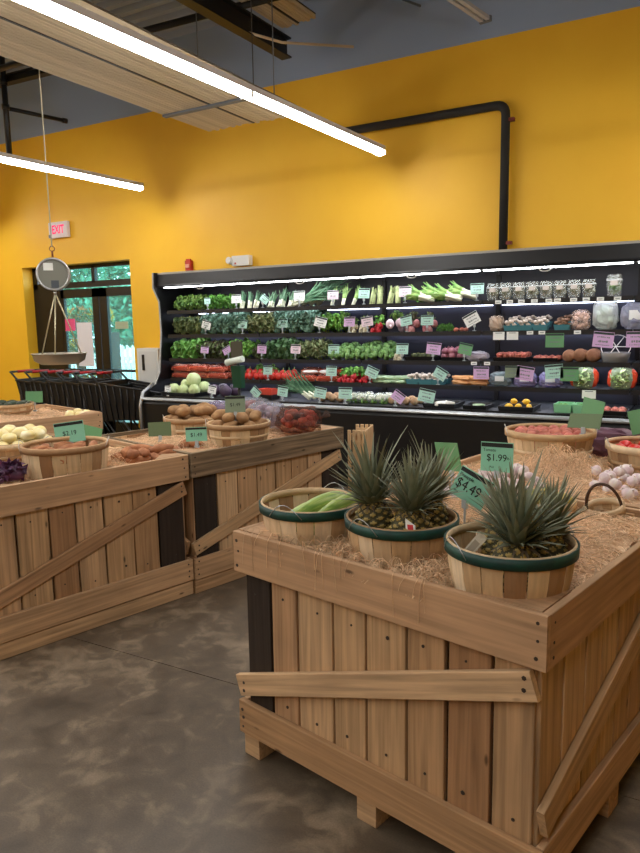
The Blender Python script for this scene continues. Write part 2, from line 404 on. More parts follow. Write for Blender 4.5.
# ------------------------------------------------------------------ entrance door and what lies outside
GLASS = film('door_glass', rgb(206, 232, 228), .86, .03)
FRM = mat('door_frame_black', rgb(12, 12, 14), .4)
DY = WY+.20
d = struct(thing('door_1', None, None, (0, 0, 0)))
b = MB()
def fb(xa, xb, za, zb, yy=DY, t=.06, mb=None): (mb or b).box(((xa+xb)/2, yy, (za+zb)/2), (xb-xa, t, zb-za))
fb(DX0, DX0+.10, 0, DZ); fb(DX1-.04, DX1, 0, DZ); fb(DX0, DX1, DZ-.05, DZ); fb(DX0, DX1, 2.14, 2.22); fb(DX0+.50, DX0+.56, 0, DZ); fb(-7.52, -7.46, 2.2, DZ)
b.build('door_frame', FRM, d)
b = MB(); fb(DX0+.10, DX0+.50, 0.0, 2.14); b.build('dark_side_panel', FRM, d)
def leaf(xa, xb, st, nm, lab):
    o = bpy.data.objects.new(nm, None); COL.objects.link(o); o.parent = d
    q = MB(); fb(xa, xa+st[0], 0, 2.12, DY, .05, q); fb(xb-st[1], xb, 0, 2.12, DY, .05, q); fb(xa, xb, 2.0, 2.12, DY, .05, q); fb(xa, xb, 0, .25, DY, .05, q)
    q.build('leaf_frame', FRM, o)
    q = MB(); fb(xa+st[0], xb-st[1], .25, 2.0, DY, .008, q); q.build('glass_pane', GLASS, o)
    q = MB(); q.tube([(xa+.06, DY-.07, .98), (xb-.06, DY-.07, .98)], .018, 8)
    for x in (xa+.1, xb-.1): q.tube([(x, DY-.07, .98), (x, DY-.02, .98)], .012, 6)
    q.build('push_bar', FRM, o)
    return o
leaf(-8.17, -7.42, (.06, .12), 'door_leaf', '')
leaf(-7.40, -6.67, (.14, .05), 'door_leaf', '')
for xa, xb in ((DX0+.56, -7.52), (-7.46, DX1-.04)):
    q = MB(); fb(xa, xb, 2.22, DZ-.05, DY, .008, q); q.build('transom_pane', GLASS, d)
o = tag(MB().box((-7.72, DY-.035, 1.34), (.30, .003, .62)).build('paper_notice', mat('notice_paper', rgb(236, 232, 236), .8)), 'white paper notice taped to the left door pane', 'notice')
o = tag(MB().box((-7.0, DY-.03, 1.60), (.24, .003, .10)).build('door_sticker', mat('sticker', rgb(178, 190, 160), .8)), 'pale strip sticker on the right door pane', 'sticker')
o = tag(MB().box((-8.0, DY-.035, 1.62), (.20, .003, .17)).build('pink_notice', mat('pink_paper', rgb(240, 90, 140), .7)), 'bright pink card on the left door pane', 'card')
# outside
tag(MB().box((-10, 16, -.15), (40, 18.2, .1)).build('pavement', mat('pavement', rgb(150, 150, 146), .9, col2=rgb(130, 130, 126), scale=3)), None, None, None, 'structure')
LEAFO = mat('outdoor_leaf', rgb(70, 140, 110), .6, rnd=.35, island=True)
LEAFO2 = mat('outdoor_leaf_dark', rgb(60, 104, 60), .6, rnd=.35, island=True)
def foliage_mb(n, rad, leaf, seed, squash=1.0, mi=0, mb=None, c=(0, 0, 0), shell=.55):
    r = random.Random(seed); m = mb or MB()
    for _ in range(n):
        d_ = Vector((r.gauss(0, 1), r.gauss(0, 1), r.gauss(0, 1))).normalized()*rad*(shell+(1-shell)*r.random())
        d_.z *= squash
        u = Vector((r.gauss(0, 1), r.gauss(0, 1), r.gauss(0, 1))).normalized(); w = u.orthogonal().normalized(); k = leaf*r.uniform(.6, 1.3)
        p = Vector(c)+d_; nrm = u.cross(w)
        m.add([p-u*k, p-w*k*.45+nrm*k*.15, p+u*k, p+w*k*.45+nrm*k*.15], [(0, 1, 2, 3)], mi, False)
    return m
def tree(label, loc, h, rad, m, seed):
    o = thing('tree', label, 'tree', loc, 0, 'trees outside the door')
    MB().tube([(0, 0, 0), (.05, 0, h*.5), (0, .05, h)], [.16, .12, .06], 8).build('trunk', mat('bark', rgb(80, 66, 52), .9), o)
    b_ = MB()
    for k in range(7):
        a = 2*PI*k/7; foliage_mb(420, rad*.62, .13, seed+k, 1, 0, b_, (math.cos(a)*rad*.6, math.sin(a)*rad*.5, h+(k % 3-1)*rad*.5), .3)
    b_.build('crown', m, o)['kind'] = 'stuff'
for k, (x, y, h, r) in enumerate(((-17.4, 15.5, 2.6, 1.25), (-14.4, 15.2, 2.4, 1.25), (-20.4, 15.8, 2.6, 1.25), (-11.4, 15.6, 2.6, 1.25))):
    tree(['teal-green tree framed by the right door pane', 'teal-green tree nearest the cooler side beyond the door', 'green tree framed by the left door pane', 'green tree hidden mostly by the wall right of the door'][k], (x, y, -.1), h, r, LEAFO, 40+11*k)
fo = thing('picket_fence', 'white picket fence outside behind the right door pane', 'fence', (-15.5, 12.2, -.1))
FW = mat('white_paint', rgb(236, 236, 236), .6)
pk = MB().box((0, 0, .6), (.10, .025, 1.2)).add([(-.05, -.0125, 1.2), (.05, -.0125, 1.2), (0, -.0125, 1.27), (-.05, .0125, 1.2), (.05, .0125, 1.2), (0, .0125, 1.27)], [(0, 1, 2), (5, 4, 3), (0, 2, 5, 3), (1, 4, 5, 2)]).mesh('picket', FW)
for i in range(44): link('picket', pk, fo, T(-3+i*.16, 0, 0))
for z in (.35, .95): MB().box((.5, .03, z), (7.1, .03, .08)).build('fence_rail', FW, fo)
def pot(label, loc, flower, seed, sc=1.0):
    o = thing('flower_pot', label, 'potted plant', loc, 0, 'flowers on the stand outside the door')
    MB().lathe([(0, 0), (.07, 0), (.1, .17), (.105, .17), (.105, .19), (.09, .19), (.085, .16), (0, .16)], 12).build('pot', mat('terracotta', rgb(140, 84, 60), .8), o)
    foliage_mb(260, .2, .035, seed, .8, 0, None, (0, 0, .32), .4).build('foliage', LEAFO2, o)['kind'] = 'stuff'
    foliage_mb(110, .22, .028, seed+5, .8, 0, None, (0, 0, .36), .85).build('blossom', flower, o)['kind'] = 'stuff'
    o.scale = (sc, sc, sc)
YF = mat('yellow_blossom', rgb(214, 176, 50), .6, rnd=.3, island=True); OF = mat('orange_blossom', rgb(190, 120, 60), .6, rnd=.3, island=True)
so = thing('plant_stand', 'dark tiered plant stand outside the left door pane', 'plant stand', (-9.15, 8.2, -.1))
for k in range(3): MB().box((0, k*.06, .45+k*.52), (1.45, .34, .03)).build('shelf', FRM, so)
for sx in (-.7, .7): MB().box((sx, .1, .8), (.04, .3, 1.6)).build('side_frame', FRM, so)
for k in range(3):
    for i in range(3):
        pot(f"{['yellow', 'orange'][(k+i) % 2]} flowering pot on the {['lowest', 'middle', 'top'][k]} tier of the plant stand, {nth(i, 3)}", (-9.15+(i-1)*.46, 8.2+k*.06, -.1+.466+k*.52), [YF, OF][(k+i) % 2], 60+k*3+i)

# ------------------------------------------------------------------ things on the wall
e = thing('exit_sign', 'white and red exit sign on the yellow wall above the door', 'exit sign', (-7.86, WY-.035, 2.915))
MB().box((0, 0, 0), (.36, .05, .21)).build('housing', mat('exit_white', rgb(226, 214, 214), .5), e)
MB().box((-.16, -.02, -.08), (.04, .03, .04)).build('side_battery', GREYMET, e)
o = link('lettering', text_mesh('EXIT', .15, emat('exit_red', rgb(235, 70, 110), 1.4), .004), e, T(0, -.0262, 0)); o.scale = (.78, 1, 1.05)
a = thing('fire_strobe', 'small red fire alarm strobe on the wall above the cooler', 'alarm', (-5.62, WY-.03, 2.31))
MB().box((0, 0, 0), (.085, .05, .12)).build('housing', mat('alarm_red', rgb(180, 40, 24), .5), a)
MB().box((0, -.03, -.005), (.055, .02, .04)).build('lens', mat('alarm_lens', rgb(230, 160, 140), .3), a)
MB().box((0, -.004, .07), (.06, .03, .02)).build('top_cap', mat('alarm_red', rgb(180, 40, 24), .5), a)
a = thing('emergency_light', 'white emergency light box on the wall above the cooler', 'emergency light', (-4.83, WY-.045, 2.32))
MB().box((.02, 0, 0), (.24, .08, .115)).build('housing', WHITEP, a)
for sx in (-.12,): MB().tube([(sx, 0, .0), (sx-.015, -.07, .01)], .04, 10).build('lamp_head', WHITEP, a)
MB().box((-.05, -.042, -.03), (.02, .004, .02)).build('test_button', mat('alarm_red', rgb(180, 40, 24)), a)
a = thing('white_wall_box', 'white box with black slot between door and cooler', 'wall box', (-6.2, WY-.12, 0))
MB().box((0, 0, .65), (.36, .2, 1.3)).build('cabinet', WHITEP, a)
MB().box((-.07, -.105, 1.12), (.035, .02, .2)).build('handle', BLACKP, a)
MB().box((0, -.101, .66), (.30, .006, 1.2)).build('door_panel', mat('offwhite', rgb(214, 214, 210), .5), a)

# ================================================================== THE COOLER
CX0, CX1 = -5.50, .72
BAYS = [-5.40, -4.134, -2.938, -1.746, -.505, .68]
SHZ = {1: 1.74, 2: 1.47, 3: 1.20, 4: .975, 5: .80}     # tops of the four shelves and the deck
SF, SB = 6.18, 6.74                                     # shelf front and back
REAR_GLOW = emat('rear_led', (.72, .78, 1.0, 1), LED_POWER*.7); LED = emat('shelf_led', (.86, .88, 1.0, 1), LED_POWER); CAN = emat('canopy_lamp', (.95, .97, 1.0, 1), CANOPY_POWER)
case = thing('produce_cooler', 'long black open produce cooler against the yellow wall', 'cooler', (CX0, 6.3, 0))
CI = case.matrix_world.inverted() if False else T(-CX0, -6.3, 0)
def cb(name, xa, xb, ya, yb, za, zb, m, par=None, ch=0.0):
    o = MB().box((0, 0, 0), (xb-xa, yb-ya, zb-za), ch=ch).build(name, m, par or case)
    o.matrix_local = (CI if par is None else Matrix()) @ T((xa+xb)/2, (ya+yb)/2, (za+zb)/2); return o
LIN = mat('cooler_back', rgb(40, 42, 56), .4)
for i in range(5): cb('back_panel', (BAYS[i] if i else CX0+.03)+.004, BAYS[i+1]-.004, SB, SB+.06, .6, 2.08, LIN)
for i in range(1, 5): cb('upright', BAYS[i]-.02, BAYS[i]+.02, SB-.025, SB-.001, .7, 2.0, BLACKM)
# canopy: sloped front profile
def prism(prof, xa, xb, name, m, par=case):
    k = len(prof)
    o = MB().add([(xa, y, z) for y, z in prof]+[(xb, y, z) for y, z in prof], [(i, (i+1) % k, (i+1) % k+k, i+k) for i in range(k)]+[tuple(range(k))[::-1], tuple(range(k, 2*k))]).build(name, m, par)
    o.matrix_local = CI; return o
prism([(6.10, 2.03), (6.12, 2.15), (6.20, 2.165), (SB+.06, 2.165), (SB+.06, 2.08), (6.2, 2.06), (6.19, 2.02)], CX0+.03, CX1, 'canopy', CASEB)
prism([(6.09, 2.02), (6.10, 2.035), (6.19, 2.03), (6.19, 2.01), (6.10, 2.008)], CX0+.03, CX1, 'canopy_lip', BLACKM)
for i in range(5):
    cb('canopy_lamp', BAYS[i]+.02, BAYS[i+1]-.02, 6.12, 6.17, 1.999, 2.007, CAN)
    o = MB().tube([(.045*math.cos(t), 0, .016*math.sin(t)) for t in [2*PI*k/12 for k in range(13)]], .005, 5).build('pull_ring', WHITEP, case); o.matrix_local = CI @ T(BAYS[i]+.55, 6.098, 1.985)
prism([(6.12, 2.148), (6.122, 2.166), (6.2, 2.18), (6.2, 2.165)], CX0+.03, CX1, 'canopy_trim', mat('pale_trim', rgb(150, 146, 140), .4))
# left end panel with white edge
EP = [(SB+.06, 0.0), (5.86, 0.0), (5.80, .16), (5.78, .74), (5.84, .84), (6.02, .92), (6.10, 1.05), (6.16, 1.5), (6.15, 1.85), (6.06, 2.0), (6.07, 2.17), (SB+.06, 2.18)]
prism(EP, CX0, CX0+.03, 'end_panel', CASEB)
b = MB(); b.tube([(CX0+.012, y-.004, z) for y, z in EP[4:11]], .009, 8); o = b.build('end_trim', mat('trim_grey', rgb(170, 168, 164), .5), case); o.matrix_local = CI
b = MB(); b.tube([(CX0+.02, 5.76, .2), (CX0+.02, 5.745, .70), (CX0+.02, 5.80, .84), (CX0+.02, 5.97, .93)], .018, 8); o = b.build('corner_bumper', STEEL, case); o.matrix_local = CI
prism(EP, CX1, CX1+.03, 'end_panel', CASEB)
# base, deck, front rail
prism([(5.86, .0), (5.86, .12), (5.80, .16), (5.78, .72), (5.80, .76), (5.84, .76), (5.86, .70), (6.6, .70), (SB, .70), (SB, 0)], CX0+.03, CX1, 'base', CASEB)
prism([(5.762, .758), (5.758, .77), (5.765, .784), (5.79, .79), (5.82, .787), (5.82, .758)], CX0+.03, CX1, 'bumper_rail', STEEL)
for i in range(5):
    cb('deck_tray', BAYS[i]+.006, BAYS[i+1]-.006, 5.86, 6.7, .70, .80, BLACKP)
for k in (1, 2, 3, 4):
    z = SHZ[k]
    for i in range(5):
        xa, xb = BAYS[i]+.006, BAYS[i+1]-.006
        s = bpy.data.objects.new('shelf', None); COL.objects.link(s); s.parent = case; s.matrix_local = CI
        cb('shelf_board', xa, xb, SF, SB-.026, z-.022, z, BLACKP, s)
        cb('rear_led', xa+.04, xb-.04, SB-.05, SB-.03, z-.030, z-.0225, REAR_GLOW, s)  # added glowing strip, stands in for the shelf lamps' reflection on the back panel
        cb('price_rail', xa, xb, SF-.014, SF, z-.034, z+.006, BLACKP, s)
        cb('shelf_led', xa+.03, xb-.03, SF+.012, SF+.036, z-.030, z-.0225, LED, s)

# ------------------------------------------------------------------ price cards
HDR = mat('card_header', rgb(52, 66, 64), .8)
CARDM = {'m': PMINT, 'M': MINT, 'w': WHITEC, 'l': LILAC, 'p': PALEP, 'g': GREENC, 'y': GREYC, 'o': OLIVE}
def card(label, loc, c='m', w=.115, h=.085, tilt=0.0, rz=0.0, lean=.12, stem=.05, header=True, scrib=True, lines=(), back=False, group='price cards in the cooler', hdrmat=None):
    """price card on a clip stem; loc = foot of the stem"""
    o = thing('price_card', label, 'price card', loc, rz, group)
    if stem > 0:
        MB().tube([(0, 0, 0), (0, 0, stem+.01)], .004, 6).box((0, 0, .006), (.03, .02, .012)).box((0, 0, stem), (.02, .012, .03)).build('clip_stem', film('clear_clip', rgb(210, 220, 225), .3), o)
    M = T(0, -.004, stem+.01) @ RX(-lean) @ RY(tilt) @ T(0, 0, h/2)
    cd_ = MB().box((0, 0, 0), (w, .003, h)).build('card', CARDM[c], o, M)
    if back: return o
    if header: MB().box((0, -.0021, h*.40), (w*.97, .001, h*.14)).build('header_stripe', hdrmat or HDR, cd_)
    for txt, sz, x, z in lines:
        link('lettering', text_mesh(txt, sz, INK), cd_, T(x, -.0022, z))
    if scrib:
        r = random.Random(label); q = MB()
        for row, wd, th in ((.16, .6, .10), (-.12, .5, .16), (-.34, .7, .05)):
            x = -w*wd/2
            while x < w*wd/2:
                l = w*r.uniform(.03, .09); q.box((x+l/2, -.0019, h*row+r.uniform(-.01, .01)*h), (l, .0008, h*th*r.uniform(.5, 1))); x += l+w*r.uniform(.01, .04)
        q.build('faint_print', INKG, cd_)
    return o
TAGS = {
 1: [(-4.83, 'm', 0, .09), (-4.44, 'w', 0, .115), (-4.10, 'm', .7, .10), (-3.65, 'w', 0, .125), (-3.26, 'p', 0, .115), (-2.92, 'm', .05, .12), (-2.49, 'p', 0, .12), (-1.80, 'm', 0, .12)],
 2: [(-4.87, 'w', .25, .12), (-4.37, 'm', .1, .115), (-3.86, 'm', 0, .115), (-3.42, 'w', .25, .13), (-3.08, 'l', 0, .12), (-2.88, 'p', -.15, .12), (-2.47, 'm', -.2, .12), (-2.27, 'm', 0, .12), (-1.82, 'w', -.5, .14)],
 3: [(-4.90, 'l', .1, .10), (-4.57, 'l', -.5, .10), (-4.13, 'l', .05, .12), (-3.71, 'p', .05, .12), (-3.26, 'm', 0, .12), (-2.52, 'm', 0, .13), (-2.21, 'l', .1, .14), (-1.91, 'g', .2, .13), (-1.11, 'g', 0, .15), (-.73, 'l', .1, .16), (-.47, 'l', 0, .16)],
 4: [(-4.06, 'm', 0, .12), (-3.29, 'm', 0, .13), (-2.86, 'm', .4, .13), (-2.16, 'm', .5, .13), (-1.74, 'l', 0, .14), (-1.46, 'y', 0, .13), (-1.36, 'l', .15, .15), (-1.10, 'm', -.1, .15), (-.98, 'g', 0, .15)],
 5: [(-5.19, 'w', 0, .09), (-4.58, 'w', .15, .11), (-4.04, 'm', .7, .11), (-3.69, 'm', .1, .13), (-3.26, 'm', .15, .13), (-2.98, 'm', 0, .14), (-2.46, 'l', .6, .12), (-2.17, 'm', .2, .15)]}
SHN = {1: 'top shelf', 2: 'second shelf', 3: 'third shelf', 4: 'fourth shelf', 5: 'bottom deck'}
CN = {'m': 'mint', 'w': 'white', 'l': 'lilac', 'p': 'pale pink', 'g': 'green', 'y': 'grey-green'}
BEFORE = {1: ['parsley', 'curly herbs', 'young leeks', 'fennel', 'dark leeks', 'scallions', 'celery', 'bok choy'],
 2: ['chard', 'left kale', 'curly parsley', 'right kale', 'cilantro', 'white radishes', 'turnips', 'beets', 'small herb greens'],
 3: ['green lettuce', 'red lettuce', 'collard greens', 'dark greens', 'curly endive', 'broccoli', 'dark punnets', 'red onions', 'red potatoes', 'brown roots', 'clear round tub'],
 4: ['red peppers', 'orange carrots', 'mixed radishes', 'white mushrooms', 'loose carrots', 'grey bag', 'left lilac bag', 'right lilac bag', 'red-edged salad bag'],
 5: ['pale cabbages', 'red cabbage', 'red punnet', 'sloping leeks', 'celeriac', 'cauliflower', 'brown roots', 'white daikon']}
for k, L_ in TAGS.items():
    for i, (x, c, t, w) in enumerate(L_):
        y = SF+.014 if k < 5 else 5.885
        low = (k == 3 and i > 7)
        if low:      # cards clipped under the second shelf's rail on the right
            card(f"{CN[c]} price card hanging over the {BEFORE[k][i]} on the right", (x, SF-.022, SHZ[2]-.15), c, w, w*.8, t, 0, 0, 0.0)
        elif k == 4 and i > 3:
            card(f"{CN[c]} price card hanging above the {BEFORE[k][i]}", (x, SF-.022, SHZ[3]-.165+.02*(i % 2)), c, w, w*.8, t, 0, 0, 0.0)
        else:
            card(f"{CN[c]} price card before the {BEFORE[k][i]} on the {SHN[k]}", (x, y, SHZ[k]), c, w, w*.78, t, random.uniform(-.15, .15), .1, .055 if k < 5 else .04)
for k, L_, w in ((1, (-1.6, -1.5, -1.4, -1.29, -1.17, -1.1, -.97, -.87, -.76, -.63), .055), (2, (-1.59, -1.47), .1), (2, (-1.32, -1.22, -.93), .055), (3, (-1.81, -1.69), .055), (4, (-.82,), .11)):
    for i, x in enumerate(L_):
        o = thing('rail_label', f"white shelf-edge label on the {SHN[k]} rail, {'wide' if w > .08 else 'small'}, {nth(i, len(L_)) or 'single'}", 'shelf label', (x, SF-.016, SHZ[k]-.014), 0, 'white labels on the shelf rails')
        MB().box((0, 0, 0 if w < .08 else -.025), (w, .002, .03 if w < .08 else .07)).build('paper', WHITEC, o)
        MB().box((0, -.0014, 0), (w*.6, .0006, .006)).build('print_line', INKG, o)

# ================================================================== CRATES
def crate(label, org, rot, L, Wd, H, nb, nw, seed, top=PLANK, darkx=(), runner=False, feet=True, brace=True, right_top=None):
    r = random.Random(seed)
    o = thing('wooden_bin', label, 'crate', org, rot, 'wooden produce bins')
    tp = .022; tb = .018; hp = .145
    j = lambda s=.004: r.uniform(-s, s)
    X_, Y_, Z_ = Vector((1, 0, 0)), Vector((0, 1, 0)), Vector((0, 0, 1))
    zl0, zl1 = .09, .215
    # rails
    for (nm, za, zb, m) in (('top_rail', H-hp, H, top), ('bottom_rail', zl0, zl1, PINE)):
        zc = (za+zb)/2; w = zb-za
        plank(o, nm, (0, tp/2, zc+j()), (L, tp/2, zc+j()), w, tp, -Y_, m)
        plank(o, nm, (0, Wd-tp/2, zc), (L, Wd-tp/2, zc), w, tp, -Y_, m)
        plank(o, nm, (tp/2, tp+.001, zc), (tp/2, Wd-tp-.001, zc), w, tp, X_, m)
        plank(o, nm, (L-tp/2, tp+.001, zc+j()), (L-tp/2, Wd-tp-.001, zc+j()), w, tp, X_, right_top or m)
    # upright boards
    def boards(n, f, ln, wall):
        x = .03; tot = ln-.06; ws = [1+r.uniform(-.14, .14) for _ in range(n)]; s = sum(ws)
        for i in range(n):
            w = ws[i]/s*tot; g = r.uniform(.004, .013)
            if wall == 'front' and (i in darkx): mm = DARKW
            else: mm = PINE
            cx = x+w/2; a, b_, nn = f(cx)
            plank(o, 'upright_board', (a, b_, zl0+.02+j(.006)), (a+j(.003), b_, H-.025+j(.01)), w-g, tb, nn, mm); x += w
    boards(nb, lambda c: (c, tp+tb/2+.001, Y_), L, 'front')
    boards(nb, lambda c: (c, Wd-tp-tb/2-.001, Y_), L, 'back')
    boards(nw, lambda c: (tp+tb/2+.001, c, X_), Wd, 'left')
    boards(nw, lambda c: (L-tp-tb/2-.001, c, X_), Wd, 'right')
    if brace:
        a = math.atan2(.40, L-.1)
        plank(o, 'diagonal_brace', (.0, tp/2-.001, zl1+.055), (L-.03, tp/2-.001, H-hp-.045), .078, tp, -Y_, PINE)
        plank(o, 'diagonal_brace', (L-tp/2+.001, .03, zl1+.06), (L-tp/2+.001, Wd-.05, H-hp-.05), .09, tp, X_, PINE)
    for sx in (.05, L-.05):
        for sy in (.08, Wd-.08):
            plank(o, 'corner_post', (sx+(.0), sy, zl0+.02), (sx, sy, H-.03), .04, .04, Y_, DARKW if sx < .1 else PINE)
    MB().box((L/2, Wd/2, .13), (L-.09, Wd-.09, .02)).build('floor_panel', PINE, o)
    if feet:
        for sx in (.045, L/2, L-.045):
            for sy in (.06, Wd/2, Wd-.06):
                MB().box((0, 0, 0), (.075, .09, zl0-.002), ch=.002).build('foot_block', PINE, o, T(sx, sy, zl0/2))
    if runner:
        for yy in (.012, Wd-.012): plank(o, 'runner', (.0, yy+.012, .041), (L, yy+.012, .041), .080, .03, Y_, PINE)
    # corner gussets lying on the rails and nail heads
    for sx, sy, ax, ay in ((.0, .0, 1, 1), (L, 0, -1, 1)):
        MB().add([(sx+ax*.024, sy+ay*.024, H-.012), (sx+ax*.2, sy+ay*.024, H-.012), (sx+ax*.024, sy+ay*.2, H-.012), (sx+ax*.024, sy+ay*.024, H), (sx+ax*.2, sy+ay*.024, H), (sx+ax*.024, sy+ay*.2, H)],
                 [(0, 2, 1), (3, 4, 5), (0, 1, 4, 3), (1, 2, 5, 4), (2, 0, 3, 5)] if ax > 0 else [(0, 1, 2), (3, 5, 4), (0, 3, 4, 1), (1, 4, 5, 2), (2, 5, 3, 0)]).build('corner_gusset', PLANK, o)
    q = MB()
    def nail(x, y, z, fr): 
        p = Vector((x, y, z)); n_ = -Y_ if fr else X_
        q.tube([p-n_*.002, p+n_*.0012], r.uniform(.0035, .007), 6)
    for x in (.022, L-.03):
        for z in (H-.03, H-.075, H-.12, zl0+.03, zl0+.065, zl0+.1): nail(x+j(.008), 0, z+j(.008), True)
    for z in (zl1+.045, zl1+.075): nail(.03, -.001, z, True)
    for z in (H-hp-.03, H-hp-.062): nail(L-.055, -.001, z, True)
    for y in (.04, Wd-.05):
        for z in (H-.03, H-.075, H-.12, zl0+.03, zl0+.07, zl0+.1): nail(L, y+j(.008), z+j(.008), False)
    k = .09
    for i in range(nb):
        for z in (H-hp-.06, zl1+.05): nail(.03+(i+.5)*(L-.06)/nb+j(.02), tp, z+j(.02), True)
    q.build('nail_heads', NAIL, o)['kind'] = 'stuff'
    return o
# straw filling
class Bed:
    """straw surface of a bin in the bin's own coordinates"""
    def __init__(s, org, rot, L, Wd, base, mounds=(), holes=()):
        s.org, s.rot, s.L, s.W, s.base, s.m, s.holes = Vector(org), rot, L, Wd, base, list(mounds), list(holes)
        s.M = T(*org) @ RZ(rot)
    def h(s, x, y):
        z = s.base+.018*noise.noise(Vector((x*5+s.org.x, y*5, 1.3)))+.008*noise.noise(Vector((x*17, y*17, s.org.y)))
        for mx, my, r, a in s.m: z += a*math.exp(-((x-mx)**2+(y-my)**2)/(r*r))
        for hx, hy, r, zb in s.holes:
            if (x-hx)**2+(y-hy)**2 < r*r: z = min(z, zb)
        e = min(x, y, s.L-x, s.W-y)
        return z-.02*max(0, 1-e/.06)
    def w(s, x, y, dz=0.0): return s.M @ Vector((x, y, s.h(x, y)+dz))
    def build(s, label, n, seed, extra=()):
        G = 44; v = []; rr = random.Random(seed); e = .046
        for i in range(G+1):
            for k in range(G+1):
                x = e+(s.L-2*e)*i/G; y = e+(s.W-2*e)*k/G; v.append((x, y, s.h(x, y)-.006+rr.uniform(-.004, .004)))
        b_ = MB().add(v, [(i*(G+1)+k, (i+1)*(G+1)+k, (i+1)*(G+1)+k+1, i*(G+1)+k+1) for i in range(G) for k in range(G)], 0, True)
        z0 = s.base-.10; c = [(e, e), (s.L-e, e), (s.L-e, s.W-e), (e, s.W-e)]
        ring = [i*(G+1) for i in range(G+1)]+[G*(G+1)+k for k in range(1, G+1)]+[i*(G+1)+G for i in range(G-1, -1, -1)]+[k for k in range(G-1, 0, -1)]
        lo = len(b_.v); 
        for q in ring: b_.v.append((b_.v[q][0], b_.v[q][1], z0))
        m_ = len(ring)
        for t in range(m_): b_.f.append((ring[t], ring[(t+1) % m_], lo+(t+1) % m_, lo+t)); b_.m.append(0); b_.s.append(False)
        # fibres: three-sided strands following curly paths over the surface
        K = 6
        def strand(x, y, z, ang, curl, step, lift, rad, drop=False):
            pts = []
            for t in range(K):
                zz = s.h(min(max(x, .03), s.L-.03), min(max(y, .03), s.W-.03)) if not drop else z
                pts.append((x, y, max(zz, z if drop else zz)+lift*math.sin(PI*t/(K-1))+.001))
                ang += curl; x += step*math.cos(ang); y += step*math.sin(ang)
                if not drop: x = min(max(x, .035), s.L-.035); y = min(max(y, .035), s.W-.035)
            b_.tube(pts, rad, 3, 1, False, False)
        for _ in range(n):
            strand(rr.uniform(.04, s.L-.04), rr.uniform(.04, s.W-.04), 0, rr.uniform(0, 2*PI), rr.uniform(-.55, .55), rr.uniform(.008, .018), rr.uniform(.0, .014), rr.uniform(.0007, .0014))
        for (cx, cy, rad, cnt) in extra:     # curly tufts
            for _ in range(cnt):
                a = rr.uniform(0, 2*PI); d_ = rad*math.sqrt(rr.random())
                strand(cx+math.cos(a)*d_, cy+math.sin(a)*d_, 0, rr.uniform(0, 2*PI), rr.uniform(-.9, .9), rr.uniform(.012, .022), rr.uniform(.01, .055), rr.uniform(.0009, .0016))
        o = b_.build('straw_filling', [STRAWBED, STRAW]); o.matrix_world = s.M
        return tag(o, label, 'straw', None, 'stuff')
FA = math.radians(77.08); DLv = Vector((-math.sin(FA), math.cos(FA), 0)); DRv = Vector((math.cos(FA), math.sin(FA), 0))
NC = Vector((-.2906, 1.634, 0)); FR = -math.radians(12.92)
F_ORG = NC+DLv*1.14
S_ORG = NC+DLv*1.16+DRv*1.16
LA = Vector((-2.832, 1.945, 0)); LD = Vector((.264, .9645, 0)).normalized(); LN = Vector((-LD.y, LD.x, 0)); LR = math.atan2(LD.y, LD.x)
H = .848
BKT = [(.972, .222, .180), (.606, .256, .180), (.195, .192, .177)]      # the three green-rimmed baskets: along, in, radius
crate('pine produce bin in front holding the green-rimmed pineapple baskets', F_ORG, FR, 1.14, 1.14, H, 8, 8, 3, darkx=(0,))
crate('pine produce bin behind the pineapple bin holding garlic and red potatoes', S_ORG, FR, 1.16, 1.16, H, 8, 8, 5)
crate('pine produce bin at the left edge holding ginger and a purple vegetable', LA-LD*.06, LR, 1.175, 1.08, .835, 7, 7, 9, darkx=(6,), runner=True, feet=False)
crate('weathered-topped produce bin holding baskets of potatoes', LA+LD*1.125-LN*.012, LR, 1.295, 1.08, .84, 8, 7, 12, top=AGED, darkx=(0, 7), runner=True, feet=False)
crate('pine produce bin in the far left by the shopping carts', LA+LD*.62+LN*2.30, LR, 1.21, 1.10, .835, 7, 7, 15, runner=True, feet=False)
BF = Bed(F_ORG, FR, 1.14, 1.14, .816, [(.95, .85, .25, .03), (.55, .7, .3, .03)], [(1.14-a_, b_, r_*.84, .786) for a_, b_, r_ in BKT])
BS = Bed(S_ORG, FR, 1.16, 1.16, .822, [(.55, .36, .22, .12), (.9, .15, .3, .02)])
BL = Bed(LA-LD*.06, LR, 1.175, 1.08, .805, [(.5, .5, .25, .03), (.1, .6, .2, .05)])
BM = Bed(LA+LD*1.125-LN*.012, LR, 1.295, 1.08, .805, [(.15, .25, .14, -.05), (.3, .45, .2, .05)])
BB = Bed(LA+LD*.62+LN*2.30, LR, 1.21, 1.10, .80, [(.4, .5, .3, .05)])
BF.build('tan curly straw filling the front bin under the pineapple baskets', 5200, 21, [(.38, .1, .1, 170), (.74, .1, .12, 220), (.2, .08, .1, 60), (.57, .08, .1, 60), (.55, .5, .15, 80)])
BS.build('tan straw heaped in the bin behind the pineapples', 4200, 22, [(.55, .36, .2, 160)])
BL.build('tan straw filling the bin at the left edge', 3600, 23, [(.8, .3, .2, 80)])
BM.build('tan straw around the potato baskets', 3600, 24, [(.15, .25, .15, 120)])
BB.build('tan straw filling the far left bin', 1500, 25)
